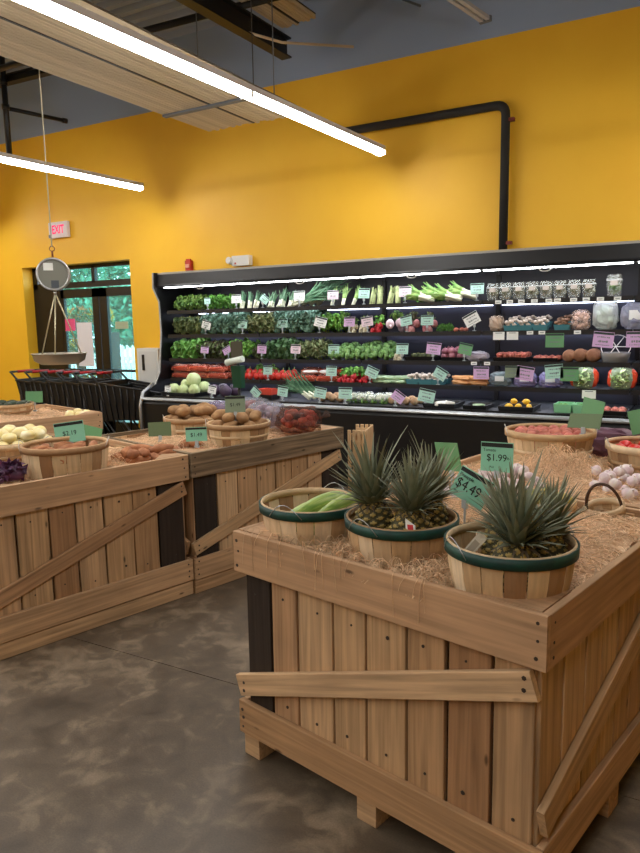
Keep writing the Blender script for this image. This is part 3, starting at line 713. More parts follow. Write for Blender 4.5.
# loose strands hanging over the front rail
q = MB(); rr = random.Random(5)
for (x, n_) in ((.39, 5), (.12, 3), (.72, 6), (.55, 2), (.25, 3)):
    for _ in range(n_):
        x0 = x+rr.uniform(-.07, .07); ln = rr.uniform(.03, .13); dx = rr.uniform(-.03, .03)
        q.tube([(x0, .05, H+.012), (x0+dx*.2, .015, H+.02), (x0+dx*.5, -.004, H-.006), (x0+dx*.8, -.006, H-ln*.5), (x0+dx, -.005, H-ln)], .0009, 3, 0, False, False)
o = q.build('loose_straw', STRAW); o.matrix_world = T(*F_ORG) @ RZ(FR); tag(o, 'loose straw strands hanging over the front rail of the pineapple bin', 'straw', None, 'stuff')
# slatted wooden box behind the potato bin
o = thing('slatted_box', 'pale box of upright slats standing behind the potato bin', 'slatted box', (-2.25, 4.46, 0), .25)
SLW = mat('pale_slat', rgb(206, 174, 132), .75, rnd=.1)
for i in range(4): MB().box((0, 0, .395), (.024, .014, .79), ch=.002).build('slat', SLW, o, T(.02+i*.036, 0, 0))
for i in range(4): MB().box((0, 0, .395), (.024, .014, .79), ch=.002).build('slat', SLW, o, T(.02+i*.036, .3, 0))
for i in range(7): MB().box((0, 0, .395), (.014, .024, .79), ch=.002).build('slat', SLW, o, T(.140, .03+i*.04, 0))
for z in (.1, .74):
    MB().box((.075, .014, z), (.13, .012, .05)).build('cross_bar', SLW, o); MB().box((.075, .286, z), (.13, .012, .05)).build('cross_bar', SLW, o); MB().box((.126, .15, z), (.012, .28, .05)).build('cross_bar', SLW, o)

# ================================================================== BASKETS
def basket(label, M, R, h, n=18, rim='green', taper=.80, handles=True, group='round veneer baskets', hmat=None):
    """M: matrix of the basket's base centre"""
    o = thing('bushel_basket', label, 'basket', group=group); o.matrix_world = M
    rb = R*taper; da = PI/n*.95; t = .003; v = []; f = []
    for (r_, z) in ((rb, 0), ((rb+R)/2+.004, h*.5), (R, h)):
        for a in (-da, 0, da):
            for k in (0, t): v.append(((r_-k)*math.cos(a), (r_-k)*math.sin(a), z))
    idx = lambda i, a, k: i*6+a*2+k
    for i in range(2):
        for a in range(2):
            f.append((idx(i, a, 0), idx(i, a+1, 0), idx(i+1, a+1, 0), idx(i+1, a, 0))); f.append((idx(i, a, 1), idx(i+1, a, 1), idx(i+1, a+1, 1), idx(i, a+1, 1)))
        f.append((idx(i, 0, 0), idx(i+1, 0, 0), idx(i+1, 0, 1), idx(i, 0, 1))); f.append((idx(i, 2, 0), idx(i, 2, 1), idx(i+1, 2, 1), idx(i+1, 2, 0)))
    f += [(idx(2, a, 0), idx(2, a+1, 0), idx(2, a+1, 1), idx(2, a, 1)) for a in range(2)]
    me = MB().add(v, f).mesh('stave', VENEER)
    me.transform(RY(-PI/2)); 
    for i in range(n):
        link('stave', me, o, RZ(2*PI*i/n) @ T(random.uniform(-.0015, .0015), 0, 0) @ RY(PI/2))
    MB().lathe([(0, .004), (rb-.004, .004), (rb-.004, .012), (0, .012)], 20).build('bottom', VENEER, o)
    bw = .028
    m = GREENRIM if rim == 'green' else VENEER
    MB().lathe([(R-.0015, h-bw), (R+.0035, h-bw), (R+.0048, h+.002), (R-.0005, h+.002)], 40, closed=True).build('outer_rim_band', m, o)
    MB().lathe([(R-.009, h-.02), (R-.004, h-.02), (R-.003, h+.004), (R-.008, h+.004)], 40, closed=True).build('inner_rim_band', VENEER, o)
    if rim != 'green': MB().lathe([(R*.92+.0, h*.42), (R*.92+.004, h*.42), (R*.93+.006, h*.42+.02), (R*.93+.002, h*.42+.02)], 40, closed=True).build('middle_band', VENEER, o)
    if handles:
        for s in (0, PI):
            MB().tube([((R+.004)*math.cos(a)+.0, (R+.004)*math.sin(a), h-.02+.045*math.sin((a+.35)/.7*PI)) for a in [-.35+.7*k/8 for k in range(9)]], .0016, 5).build('wire_handle', STEEL, o, RZ(s+.3))
    return o
def at(bed, x, y, dz=0.0, rz=0.0): 
    p = bed.w(x, y, dz); return T(*p) @ RZ(rz)
def atz(bed, x, y, z, rz=0.0):
    p = bed.M @ Vector((x, y, z)); return T(*p) @ RZ(bed.rot+rz)

# ================================================================== PRODUCE IN THE BINS
PSKIN = mat('pineapple_eye', rgb(190, 164, 88), .6, col2=rgb(140, 122, 64), scale=60); PGROOVE = mat('pineapple_groove', rgb(70, 66, 38), .7)
def pine_body(seed):
    R, Hh = .064, .165; nu, nv = 56, 44; v = []
    for i in range(nv+1):
        t = i/nv; prof = math.sin(PI*min(max(t*.92+.04, 0), 1))**.42
        for j in range(nu):
            a = 2*PI*j/nu
            u = a*8/(2*PI)+t*6.5; w = a*8/(2*PI)-t*6.5
            fu = abs((u % 1)-.5)*2; fw_ = abs((w % 1)-.5)*2
            bump = (1-max(fu, fw_)**2.2)*.0085; 
            if max(fu, fw_) < .3: bump += .003
            r = R*prof+bump*(.3+.7*prof)
            v.append((r*math.cos(a), r*math.sin(a), t*Hh))
    m = MB().add(v, [(i*nu+j, i*nu+(j+1) % nu, (i+1)*nu+(j+1) % nu, (i+1)*nu+j) for i in range(nv) for j in range(nu)], 0, True)
    for i in range(nv):
        for j in range(nu):
            u = (j+.5)*8/nu+(i+.5)/nv*6.5; w = (j+.5)*8/nu-(i+.5)/nv*6.5
            if max(abs((u % 1)-.5), abs((w % 1)-.5))*2 > .66: m.m[i*nu+j] = 1
    return m.mesh('fruit', [PSKIN, PGROOVE])
PB = pine_body(1)
CROWN = mat('pineapple_crown', rgb(110, 118, 92), .65, col2=rgb(142, 146, 122), scale=30, rnd=.25, stretch=(1, 1, .1))
CROWN2 = mat('pineapple_crown_dry', rgb(96, 84, 66), .7, rnd=.2)
def leaf_mesh(Ln, w, bendk, m, seg=6, fold=.35, name='leaf'):
    v = []; x = z = 0.0; a = .12
    for i in range(seg+1):
        t = i/seg; ww = w*(1-t)**.75*(.75+.25*math.sin(PI*min(t*2, 1)/1)) if i < seg else .0006
        v += [(x, -ww, z+0), (x+ww*fold*math.cos(a)*.9, 0, z-ww*fold*math.sin(a)), (x, ww, z)]
        a += bendk/seg; x += math.sin(a)*Ln/seg; z += math.cos(a)*Ln/seg
    f = []
    for i in range(seg):
        for k in range(2): f.append((i*3+k, i*3+k+1, (i+1)*3+k+1, (i+1)*3+k))
    return MB().add(v, f, 0, True).mesh(name, m)
CL = [leaf_mesh(.20, .0155, .18, CROWN), leaf_mesh(.165, .016, .35, CROWN), leaf_mesh(.125, .0145, .6, CROWN), leaf_mesh(.07, .010, 1.2, CROWN2), leaf_mesh(.24, .012, .4, CROWN)]
def pineapple(label, M, sc=1.0, n=80, seed=0, tall=1.0):
    r = random.Random(seed); o = thing('pineapple', label, 'pineapple', group='pineapples in the green-rimmed baskets'); o.matrix_world = M @ Matrix.Diagonal((sc, sc, sc, 1))
    link('fruit', PB, o)
    for i in range(n):
        t = i/n; a = i*2.39996
        k = 3 if t < .14 else 2 if t < .36 else 1 if t < .68 else (4 if r.random() < .25 else 0)
        tilt = .92*(1-t)**1.0+r.uniform(-.06, .1)
        s = r.uniform(.85, 1.15)*tall
        link('leaf', CL[k], o, T(0, 0, .150+.02*t) @ RZ(a) @ T(.021*(1-t)+.002, 0, 0) @ RY(tilt) @ RZ(r.uniform(-.2, .2)) @ Matrix.Diagonal((s, s*r.uniform(.9, 1.2), s, 1)))
    return o
def fr(a, b_, z): return NC+DLv*a+DRv*b_+Vector((0, 0, z))
names = ['green-rimmed basket of green squash at the left end of the front bin', 'middle green-rimmed basket of three pineapples with tall crowns', 'nearest green-rimmed basket of pineapples by the bin corner']
BZB = .79
for (a, b_, R), nm in zip(BKT, names):
    p = fr(a, b_, BZB); basket(nm, T(*p) @ RZ(.3+a), R, .165 if a < .3 else .147, 18, taper=.84)
CRv, CFv = Vector((.875, .485, 0)), Vector((-.485, .875, 0))
for i, (k, u, w_, tu, tw, tall, lb) in enumerate((
        (1, -.075, .035, -.10, .02, 1.08, 'pineapple with the tallest crown at the left of the middle basket'),
        (1, .02, -.055, .02, -.10, .90, 'pineapple in the middle basket with yellow scaly side showing'),
        (1, .085, .045, .10, .08, .92, 'pineapple at the back right of the middle basket'),
        (2, .005, -.015, .02, -.16, 1.0, 'nearest pineapple with a broad grey-green crown'),
        (2, .090, .03, .20, .05, .80, 'pineapple at the right of the nearest basket'),
        (2, .01, .105, .05, .10, .80, 'pineapple at the back of the nearest basket'))):
    ax = Vector((tu*CRv.x+tw*CFv.x, tu*CRv.y+tw*CFv.y, 1)).normalized()
    p = fr(BKT[k][0], BKT[k][1], BZB+(.035 if k == 1 else .02))+CRv*u+CFv*w_
    pineapple(lb, T(*p) @ Vector((0, 0, 1)).rotation_difference(ax).to_matrix().to_4x4() @ RZ(i), .95, 105, i*7+3, tall)
# squash in the first basket
SQ = mat('green_squash', rgb(112, 148, 62), .4, col2=rgb(168, 184, 96), scale=10, stretch=(1, 10, 10)); SQS = mat('squash_stem', rgb(120, 130, 70), .8)
def squash(label, a, b_, z, rz, ry, Ln=.25, R=.036, grp='squash in the left basket'):
    o = thing('green_squash', label, 'squash', group=grp); o.matrix_world = T(*fr(a, b_, z)) @ RZ(rz) @ RY(ry)
    n = 12; pts = [(-Ln/2+Ln*t, 0, .008*math.sin(PI*t)) for t in [i/n for i in range(n+1)]]
    rad = [max(.004, R*(.55+.45*i/n)*math.sin(PI*min(max((i/n)*.93+.035, 0), 1))**.38) for i in range(n+1)]
    MB().tube(pts, rad, 12).build('body', SQ, o)
    MB().tube([(-Ln/2-.025, 0, 0), (-Ln/2+.006, 0, 0)], [.007, .011], 6).build('stem', SQS, o)
squash('long green squash leaning out of the left basket, nearest the pineapples', .845, .235, .925, 1.2, -.16, .24, .042)
squash('long green squash lying beside it in the left basket', .935, .21, .915, 1.15, -.18, .25, .042)
squash('yellow-green squash half hidden at the left of the basket', 1.00, .20, .885, 1.3, -.15, .18, .034)
squash('short squash at the bottom of the left basket', .98, .17, .845, FR+.1, -.05, .2, .03)
# tag held in the nearest basket and the red and white label in the middle one
o = thing('wooden_tag', 'worn pale tag stuck in the nearest pineapple basket', 'tag'); o.matrix_world = T(*fr(.285, .085, .905)) @ RZ(FR) @ RY(.6) @ RX(-.3)
MB().box((0, 0, .04), (.028, .004, .11)).build('strip', mat('worn_tag', rgb(204, 196, 178), .8, col2=rgb(180, 172, 154), scale=40), o)
MB().box((0, -.0024, .035), (.018, .001, .07)).build('faint_print', mat('tag_print', rgb(150, 140, 122), .8), o)
o = thing('produce_label', 'small white and red label hanging on the right of the middle basket', 'label'); o.matrix_world = T(*fr(.505, .16, .915)) @ RZ(FR-.2) @ RY(-.15)
MB().add([(-.02, 0, 0), (.02, 0, 0), (.024, 0, .03), (-.016, 0, .05), (-.02, .002, 0), (.02, .002, 0), (.024, .002, .03), (-.016, .002, .05)], [(0, 1, 2, 3), (7, 6, 5, 4), (0, 4, 5, 1), (1, 5, 6, 2), (2, 6, 7, 3), (3, 7, 4, 0)]).build('paper', WHITEC, o)
MB().box((.004, -.001, .024), (.024, .001, .016)).build('red_patch', mat('label_red', rgb(200, 50, 60), .6), o)

# big cards in the bins
def bigcard(label, p, c, w, h, rz, tilt, lean, stem, lines=(), back=False):
    return card(label, p, c, w, h, tilt, rz, lean, stem, True, False, lines, back, 'cards standing in the wooden bins', INK)
bigcard('mint price card reading $4.49 behind the pineapples', fr(.515, .50, .84), 'M', .15, .105, FR-.12, .30, .38, .10,
        (('Pineapple', .017, -.035, .024), ('$4.49', .05, -.01, -.006), ('ea', .018, .058, -.002), ('PLU', .011, -.05, -.036)))
bigcard('mint price card reading $1.99 in front of the potato basket', fr(.60, .89, .845), 'M', .135, .115, FR+.02, -.04, .1, .12,
        (('Tomato', .017, -.03, .026), ('$1.99', .038, .0, -.004), ('lb', .015, .048, -.004), ('PLU', .011, -.02, -.04)))
bigcard('plain green back of a card between pineapple crown and price card', fr(.82, .92, .845), 'g', .15, .12, FR-.35, -.12, -.15, .09, (), True)
bigcard('olive card lying tilted over the red potato basket', fr(.60, 1.76, 1.0), 'o', .16, .075, FR-.1, -.06, .5, .03, (), True)
bigcard('tall green card back standing behind the red potato basket', fr(.66, 2.0, .85), 'g', .14, .14, FR-.4, .12, .1, .155, (), True)
bigcard('light green card cut off by the right edge', fr(.40, 2.05, .85), 'g', .13, .12, FR, -.3, .1, .14, (), True)

# potatoes and other roundish things
def blobs(name, n, r, m, amp=.18, freq=1.6, nu=12, nv=9):
    out = []
    for i in range(n):
        out.append(MB().blob((0, 0, 0), r, nu, nv, amp, freq, 3.1*i+1).mesh(name, m))
    return out
POT = blobs('potato', 3, (.062, .04, .036), mat('russet_skin', rgb(168, 130, 88), .8, col2=rgb(138, 100, 64), scale=18, rnd=.12, bump=.3))
REDP = blobs('red_potato', 3, (.03, .026, .024), mat('red_potato_skin', rgb(178, 84, 74), .65, col2=rgb(206, 132, 110), scale=20, rnd=.2))
SWEET = blobs('sweet_potato', 3, (.075, .03, .027), mat('ginger_skin', rgb(176, 118, 78), .8, col2=rgb(146, 92, 60), scale=22, rnd=.15), .3, 2.2)
YEL = blobs('patty_squash', 3, (.042, .042, .03), mat('pale_squash', rgb(232, 212, 140), .5, col2=rgb(240, 232, 200), scale=9, rnd=.1))
MANG = blobs('mango', 2, (.05, .036, .034), mat('mango_skin', rgb(196, 170, 70), .45, col2=rgb(130, 140, 60), scale=9))
AVO = blobs('avocado', 2, (.055, .036, .034), mat('avocado_skin', rgb(40, 56, 34), .5, bump=.3, scale=60))
TOM = blobs('tomato', 2, (.036, .036, .03), mat('tomato_skin', rgb(206, 40, 30), .3), .06)
ONR = blobs('red_onion', 2, (.036, .036, .034), mat('red_onion_skin', rgb(120, 44, 70), .4, col2=rgb(150, 80, 104), scale=14), .06)
def heap(meshes, name, label, cat, M, R, z0, layers, step, sq=1.0, seed=0, group=None, flat=.3):
    """individual fruits laid in rings inside radius R, layer above layer"""
    r = random.Random(seed); cnt = 0
    for k in range(layers):
        rk = R*(1-.33*k/max(layers, 1))-step*.2
        if rk < step*.6: rings = [0]
        else: rings = [rk-step*i for i in range(int(rk/step)+1)]
        for rad in rings:
            n = max(1, int(2*PI*rad/(step*1.08)))
            for i in range(n):
                a = 2*PI*(i+r.random()*.5)/n+k
                p = M @ Vector((rad*math.cos(a), rad*math.sin(a), z0+k*step*.62+r.uniform(-.006, .006)))
                o = link(name, r.choice(meshes)); o.matrix_world = T(*p) @ RZ(r.uniform(0, 2*PI)) @ RX(r.uniform(-flat, flat)) @ RY(r.uniform(-flat, flat))
                tag(o, label, cat, group or name+' heap'); cnt += 1
    return cnt
# second right-hand bin
M = T(*fr(.775, 1.78, .835)); basket('plain veneer basket heaped with small red potatoes', M, .215, .18, 20, 'plain')
heap(REDP, 'red_potato', 'small red potato in the plain basket of the right rear bin', 'potato', M, .185, .125, 2, .056, seed=1)
M = T(*fr(.315, 1.86, .82)); basket('plain veneer basket of tomatoes cut off at the right edge', M, .2, .16, 20, 'plain')
heap(TOM, 'tomato', 'red tomato in the basket at the right edge', 'tomato', M, .16, .12, 1, .072, seed=2)
M = T(*fr(.235, 1.06, .80)) @ RX(.2) @ RY(-.15); HB = basket('small basket with a dark arched handle sunk in the straw', M, .07, .065, 12, 'plain', handles=False)
MB().tube([(.062*math.cos(t), 0, .055+.10*math.sin(t)) for t in [PI*k/14 for k in range(15)]], .006, 6).build('arched_handle', mat('dark_handle', rgb(70, 46, 32), .6), HB)
M = T(*fr(.42, .93, .83))
basket('small low basket of yellow-green mangoes behind the pineapples', M, .11, .055, 14, 'plain', handles=False)
heap(MANG, 'mango', 'yellow-green mango behind the nearest pineapple', 'mango', M, .075, .055, 1, .07, seed=4)
# garlic
GARM = mat('garlic_skin', rgb(232, 222, 216), .6, col2=rgb(214, 190, 196), scale=14, stretch=(3, 3, .4))
def garlic_proto():
    b_ = MB().blob((0, 0, .024), (.03, .03, .026), 16, 9, 0, fn=lambda th, ph: 1+.07*abs(math.sin(4*ph))*math.sin(th))
    s = MB().tube([(0, 0, .045), (.002, 0, .054), (.004, .002, .060)], [.008, .005, .004], 6)
    return [('bulb', b_.mesh('bulb', GARM)), ('stalk', s.mesh('stalk', GARM))]
PROTO['garlic'] = garlic_proto()
def scatter(key, name, label, cat, bed, cx, cy, rx, ry, n, dz, step, seed, group, layers=1, tiltk=.95):
    r = random.Random(seed); pts = []
    tries = 0
    while len(pts) < n and tries < 4000:
        tries += 1; a = r.uniform(0, 2*PI); d_ = math.sqrt(r.random()); x = cx+math.cos(a)*rx*d_; y = cy+math.sin(a)*ry*d_
        if not (.05 < x < bed.L-.05 and .05 < y < bed.W-.05): continue
        lay = 0
        near = [q for q in pts if (q[0]-x)**2+(q[1]-y)**2 < step*step]
        if near:
            if layers < 2 or len([q for q in near if q[2] >= 1]): continue
            if len(near) < 2: continue
            lay = 1
        pts.append((x, y, lay))
        p = bed.w(x, y, dz+lay*step*.6)
        if isinstance(key, str): o = place(key, name, label, cat, p, r.uniform(0, 6), r.uniform(.7, .9), group, r.uniform(-tiltk, tiltk), r.uniform(-tiltk, tiltk))
        else:
            o = link(name, r.choice(key)); o.location = p; o.rotation_euler = (r.uniform(-.3, .3), r.uniform(-.3, .3), r.uniform(0, 6)); tag(o, label, cat, group)
scatter('garlic', 'garlic_bulb', 'white garlic bulb in the pile at the right edge', 'garlic', BS, .93, .27, .20, .16, 34, -.004, .055, 11, 'garlic at the right edge', 2)
scatter('garlic', 'garlic_bulb', 'white garlic bulb in the pile behind the $1.99 card', 'garlic', BS, .36, .08, .24, .09, 20, -.004, .055, 12, 'garlic behind the price card', 2)
scatter('garlic', 'garlic_bulb', 'white garlic bulb behind the nearest pineapple crown', 'garlic', BF, .45, 1.0, .22, .10, 16, -.004, .055, 13, 'garlic behind the pineapple crown', 2)
# mesh bags and clear bags
NETR = film('net_bag', rgb(190, 150, 150), .35, .25); CLEARB = film('clear_bag', rgb(222, 224, 232), .80, .12); LILB = film('lilac_bag', rgb(206, 200, 222), .72, .15)
def pillow(L_, W_, Hh, seed, amp=.2, nu=22, nv=14):
    """a filled bag: rounded box with puckered surface"""
    b_ = MB(); v = []
    for i in range(nv+1):
        th = PI*i/nv
        for j in range(nu):
            ph = 2*PI*j/nu; d_ = Vector((math.sin(th)*math.cos(ph), math.sin(th)*math.sin(ph), math.cos(th)))
            sx = lambda c: math.copysign(abs(c)**.68, c)
            k = 1+amp*noise.noise(d_*3.1+Vector((seed, 0, 0)))+amp*.6*noise.noise(d_*8+Vector((0, seed, 0)))
            v.append((sx(d_.x)*L_/2*k, sx(d_.y)*W_/2*k, Hh/2+sx(d_.z)*Hh/2*k))
    return b_.add(v, [(i*nu+j, (i+1)*nu+j, (i+1)*nu+(j+1) % nu, i*nu+(j+1) % nu) for i in range(nv) for j in range(nu)], 0, False)
def lumps(L_, W_, Hh, r, n, seed, m):
    rr_ = random.Random(seed); b_ = MB()
    for _ in range(n):
        d_ = Vector((rr_.gauss(0, 1), rr_.gauss(0, 1), rr_.gauss(0, 1))).normalized()*rr_.random()**.16; sx = lambda c: math.copysign(abs(c)**.75, c)
        b_.blob((sx(d_.x)*max(L_/2-r*1.2, .004), sx(d_.y)*max(W_/2-r*1.2, .004), Hh/2+sx(d_.z)*max(Hh/2-r*1.2, .004)), (r*rr_.uniform(.8, 1.2), r, r*.9), 8, 6, .1, 2, rr_.random()*9)
    return b_.mesh('contents', m)
def filled_bag(name, label, cat, loc, rz, L_, W_, Hh, skin, lump=None, seed=0, group=None, tie=True, tilt=0.0, patch=None):
    o = thing(name, label, cat, loc, rz, group); o.rotation_euler = (tilt, 0, rz)
    if lump: link('contents', lumps(L_, W_, Hh, lump[0], lump[1], seed, lump[2]), o)
    pillow(L_, W_, Hh, seed).build('bag_film', skin, o)
    if tie: MB().tube([(L_*.45, 0, Hh*.55), (L_*.55, .01, Hh*.6), (L_*.68, .0, Hh*.75)], [.03, .008, .028], 8).build('gathered_end', skin, o)
    if patch: MB().box((0, -W_*.5-.003, Hh*.5), (L_*.5, .004, Hh*.45)).build('paper_label', patch, o)
    return o
REDM = mat('red_potato_skin', rgb(178, 84, 74)); MAUVE = mat('mauve_root', rgb(150, 112, 128), .6, col2=rgb(206, 184, 186), scale=12, rnd=.3, island=True); DRED = mat('dark_red_root', rgb(150, 60, 54), .6, col2=rgb(188, 112, 98), scale=14, rnd=.35, island=True)
def lw(s, t, z): return LA+LD*s+LN*t+Vector((0, 0, z))
filled_bag('potato_bag', 'net bag of dark red potatoes at the far end of the weathered bin', 'bag', lw(2.16, .17, .825), .35, .30, .26, .17, film('net_red', rgb(216, 190, 180), .92, .2), (.03, 60, DRED), 1, 'bags on the weathered bin')
filled_bag('produce_bag', 'clear bag of mauve roots beside the net bag of red potatoes', 'bag', lw(2.12, .46, .825), -2.6, .28, .24, .19, CLEARB, (.034, 44, MAUVE), 2, 'bags on the weathered bin')
filled_bag('produce_bag', 'clear bag of red shallots behind the mauve roots', 'bag', lw(2.24, .74, .825), .6, .26, .22, .19, CLEARB, (.03, 46, DRED), 3, 'bags on the weathered bin')
filled_bag('produce_bag', 'pale lilac bag of onions near the far edge of the weathered bin', 'bag', lw(2.02, .90, .825), 2.2, .25, .2, .17, LILB, (.032, 18, MAUVE), 4, 'bags on the weathered bin')
filled_bag('onion_bag', 'bag of purple onions behind the red potato basket', 'bag', fr(.62, 2.2, .83), FR+.3, .3, .18, .15, film('net_purple', rgb(150, 110, 130), .5, .3), (.03, 30, ONR[0].materials[0]), 6, 'onion bags in the right rear bin')
filled_bag('onion_bag', 'bag of purple onions by the tomato basket at right', 'bag', fr(.27, 2.18, .83), FR-.1, .3, .18, .14, film('net_purple', rgb(150, 110, 130), .5, .3), (.03, 30, ONR[0].materials[0]), 7, 'onion bags in the right rear bin')
# left bins
M = T(*lw(.50, .225, .79)) @ RZ(.4); basket('plain veneer basket of ginger roots in the left bin', M, .22, .17, 20, 'plain', .9)
heap(SWEET, 'ginger_root', 'brown ginger root in the basket at the left', 'ginger', M, .17, .125, 1, .085, seed=6)
M = T(*lw(.42, .72, .80)); basket('plain veneer basket of pale patty squash behind the ginger', M, .24, .14, 20, 'plain')
heap(YEL, 'patty_squash', 'pale yellow patty squash in the basket behind the ginger', 'squash', M, .2, .12, 2, .085, seed=7)
M = T(*lw(1.67, .225, .79)) @ RZ(.2); basket('plain veneer basket of russet potatoes on the weathered bin, front', M, .205, .15, 20, 'plain', .86)
heap(POT, 'russet_potato', 'russet potato in the front basket of the weathered bin', 'potato', M, .16, .135, 2, .098, seed=8)
M = T(*lw(1.66, .70, .79)) @ RZ(.5); basket('plain veneer basket of russet potatoes on the weathered bin, rear', M, .205, .15, 20, 'plain', .86)
heap(POT, 'russet_potato', 'russet potato in the rear basket of the weathered bin', 'potato', M, .16, .135, 2, .098, seed=9)
scatter(SWEET, 'yam', 'reddish brown yam lying loose on the straw of the left bin', 'yam', BL, 1.0, .22, .13, .12, 14, .018, .06, 14, 'loose yams on the straw', 2)
scatter(SWEET, 'yam', 'brown root in the straw nest of the weathered bin', 'root', BM, .17, .26, .10, .10, 8, .01, .06, 15, 'roots in the straw nest')
# purple vegetable at the left edge
PURP = mat('purple_leaf', rgb(62, 28, 58), .5, col2=rgb(104, 60, 96), scale=20, rnd=.2, island=True)
o = thing('purple_kohlrabi', 'dark purple leafy vegetable at the left edge of the bin', 'vegetable', lw(.20, .2, .815))
MB().blob((0, 0, .035), (.075, .06, .04), 14, 9, .2, 3, 4).build('bulb', PURP, o)
foliage_mb(90, .07, .03, 8, .6, 0, None, (0, 0, .05), .8).build('foliage', PURP, o)['kind'] = 'stuff'
for k, (a, b_) in enumerate(((.08, .13), (.06, .30))):
    o = thing('purple_kohlrabi', ['small purple vegetable nearest the left bin rail', 'purple vegetable behind the first at the left edge'][k], 'vegetable', lw(a, b_, .815))
    MB().blob((0, 0, .03), (.06, .05, .036), 14, 9, .2, 3, 9+k).build('bulb', PURP, o)
    foliage_mb(60, .06, .026, 18+k, .6, 0, None, (0, 0, .045), .8).build('foliage', PURP, o)['kind'] = 'stuff'
# cards of the left bins
cy0 = -math.radians(-29)-PI*0
bigcard('mint price card tilted above the ginger basket', lw(.62, .40, .83), 'M', .17, .115, .45, -.13, .1, .09, (('$2.19', .036, .0, -.006),))
bigcard('green card back leaning right of the ginger basket', lw(.86, .68, .82), 'g', .16, .11, .3, .2, .1, .03, (), True)
bigcard('dark green card back at the rear edge of the left bins', lw(1.27, .52, .83), 'o', .15, .09, .4, -.04, .1, .03, (), True)
bigcard('green price card in front of the rear potato basket', lw(1.30, .17, .83), 'M', .13, .085, .45, -.03, .1, .03, (('$1.49', .032, .0, -.004),))
bigcard('grey-green price card rising from the front potato basket', lw(1.63, .20, .95), 'y', .13, .105, .45, -.02, .1, .05, (('$1.49', .03, .0, -.004),))
# far left bin: basket with avocados
M = T(*lw(1.28, 2.92, .79)); basket('plain veneer basket of avocados on the far left bin', M, .2, .13, 18, 'plain')
heap(AVO, 'avocado', 'dark green avocado in the far left basket', 'avocado', M, .16, .12, 1, .105, seed=10)
bigcard('green card behind the avocados at the far left', lw(1.5, 2.9, .83), 'g', .16, .1, .4, 0, .1, .07, (), True)
scatter(YEL, 'patty_squash', 'yellow squash lying in the corner of the far left bin', 'squash', BB, 1.08, .2, .08, .12, 5, .02, .08, 16, 'yellow squash in the far bin')

# ================================================================== HANGING SCALE AND CARTS
sx, sy = -4.68, 4.0
s = thing('hanging_scale', 'round grey hanging scale with pan on a white cord', 'scale', (sx, sy, 1.27), math.radians(40))
GREYD = mat('scale_grey', rgb(120, 122, 112), .45); 
MB().tube([(0, -.03, .73), (0, .03, .73)], .13, 32).build('dial_body', GREYD, s)
MB().lathe([(.116, 0), (.133, 0), (.133, .012), (.116, .012)], 32, closed=True).build('bezel', STEEL, s, T(0, -.03, .73) @ RX(PI/2))
MB().box((-.035, -.032, .79), (.075, .002, .06)).build('paper_sticker', WHITEC, s)
MB().box((.01, -.032, .65), (.06, .002, .06)).build('dark_sticker', mat('dark_sticker', rgb(70, 78, 86), .7), s)
MB().tube([(0, 0, .87), (0, 0, .92)], .008, 8).tube([(.02*math.cos(t), 0, .935+.02*math.sin(t)) for t in [2*PI*k/10 for k in range(11)]], .004, 5).build('hook', mat('copper_hook', rgb(150, 90, 60), .4, metal=.5), s)
MB().tube([(0, 0, .95), (0, 0, ZC-1.27)], .005, 6).build('cord', mat('pale_cord', rgb(200, 196, 170), .7), s)
CH = mat('chain_steel', rgb(186, 180, 150), .4, metal=.6)
for k in range(3):
    a = 2*PI*k/3+.5
    MB().tube([(0, 0, .58), (.19*math.cos(a), .19*math.sin(a), .06)], .006, 5).build('chain', CH, s)
MB().tube([(0, 0, .60), (0, 0, .56)], .012, 8).build('lower_hook', STEEL, s)
MB().lathe([(0, 0), (.15, 0), (.2, .03), (.215, .085), (.222, .085), (.222, .09), (.205, .09), (.19, .04), (.14, .012), (0, .012)], 28).build('pan', mat('pan_steel', rgb(176, 170, 156), .35, metal=.5), s)

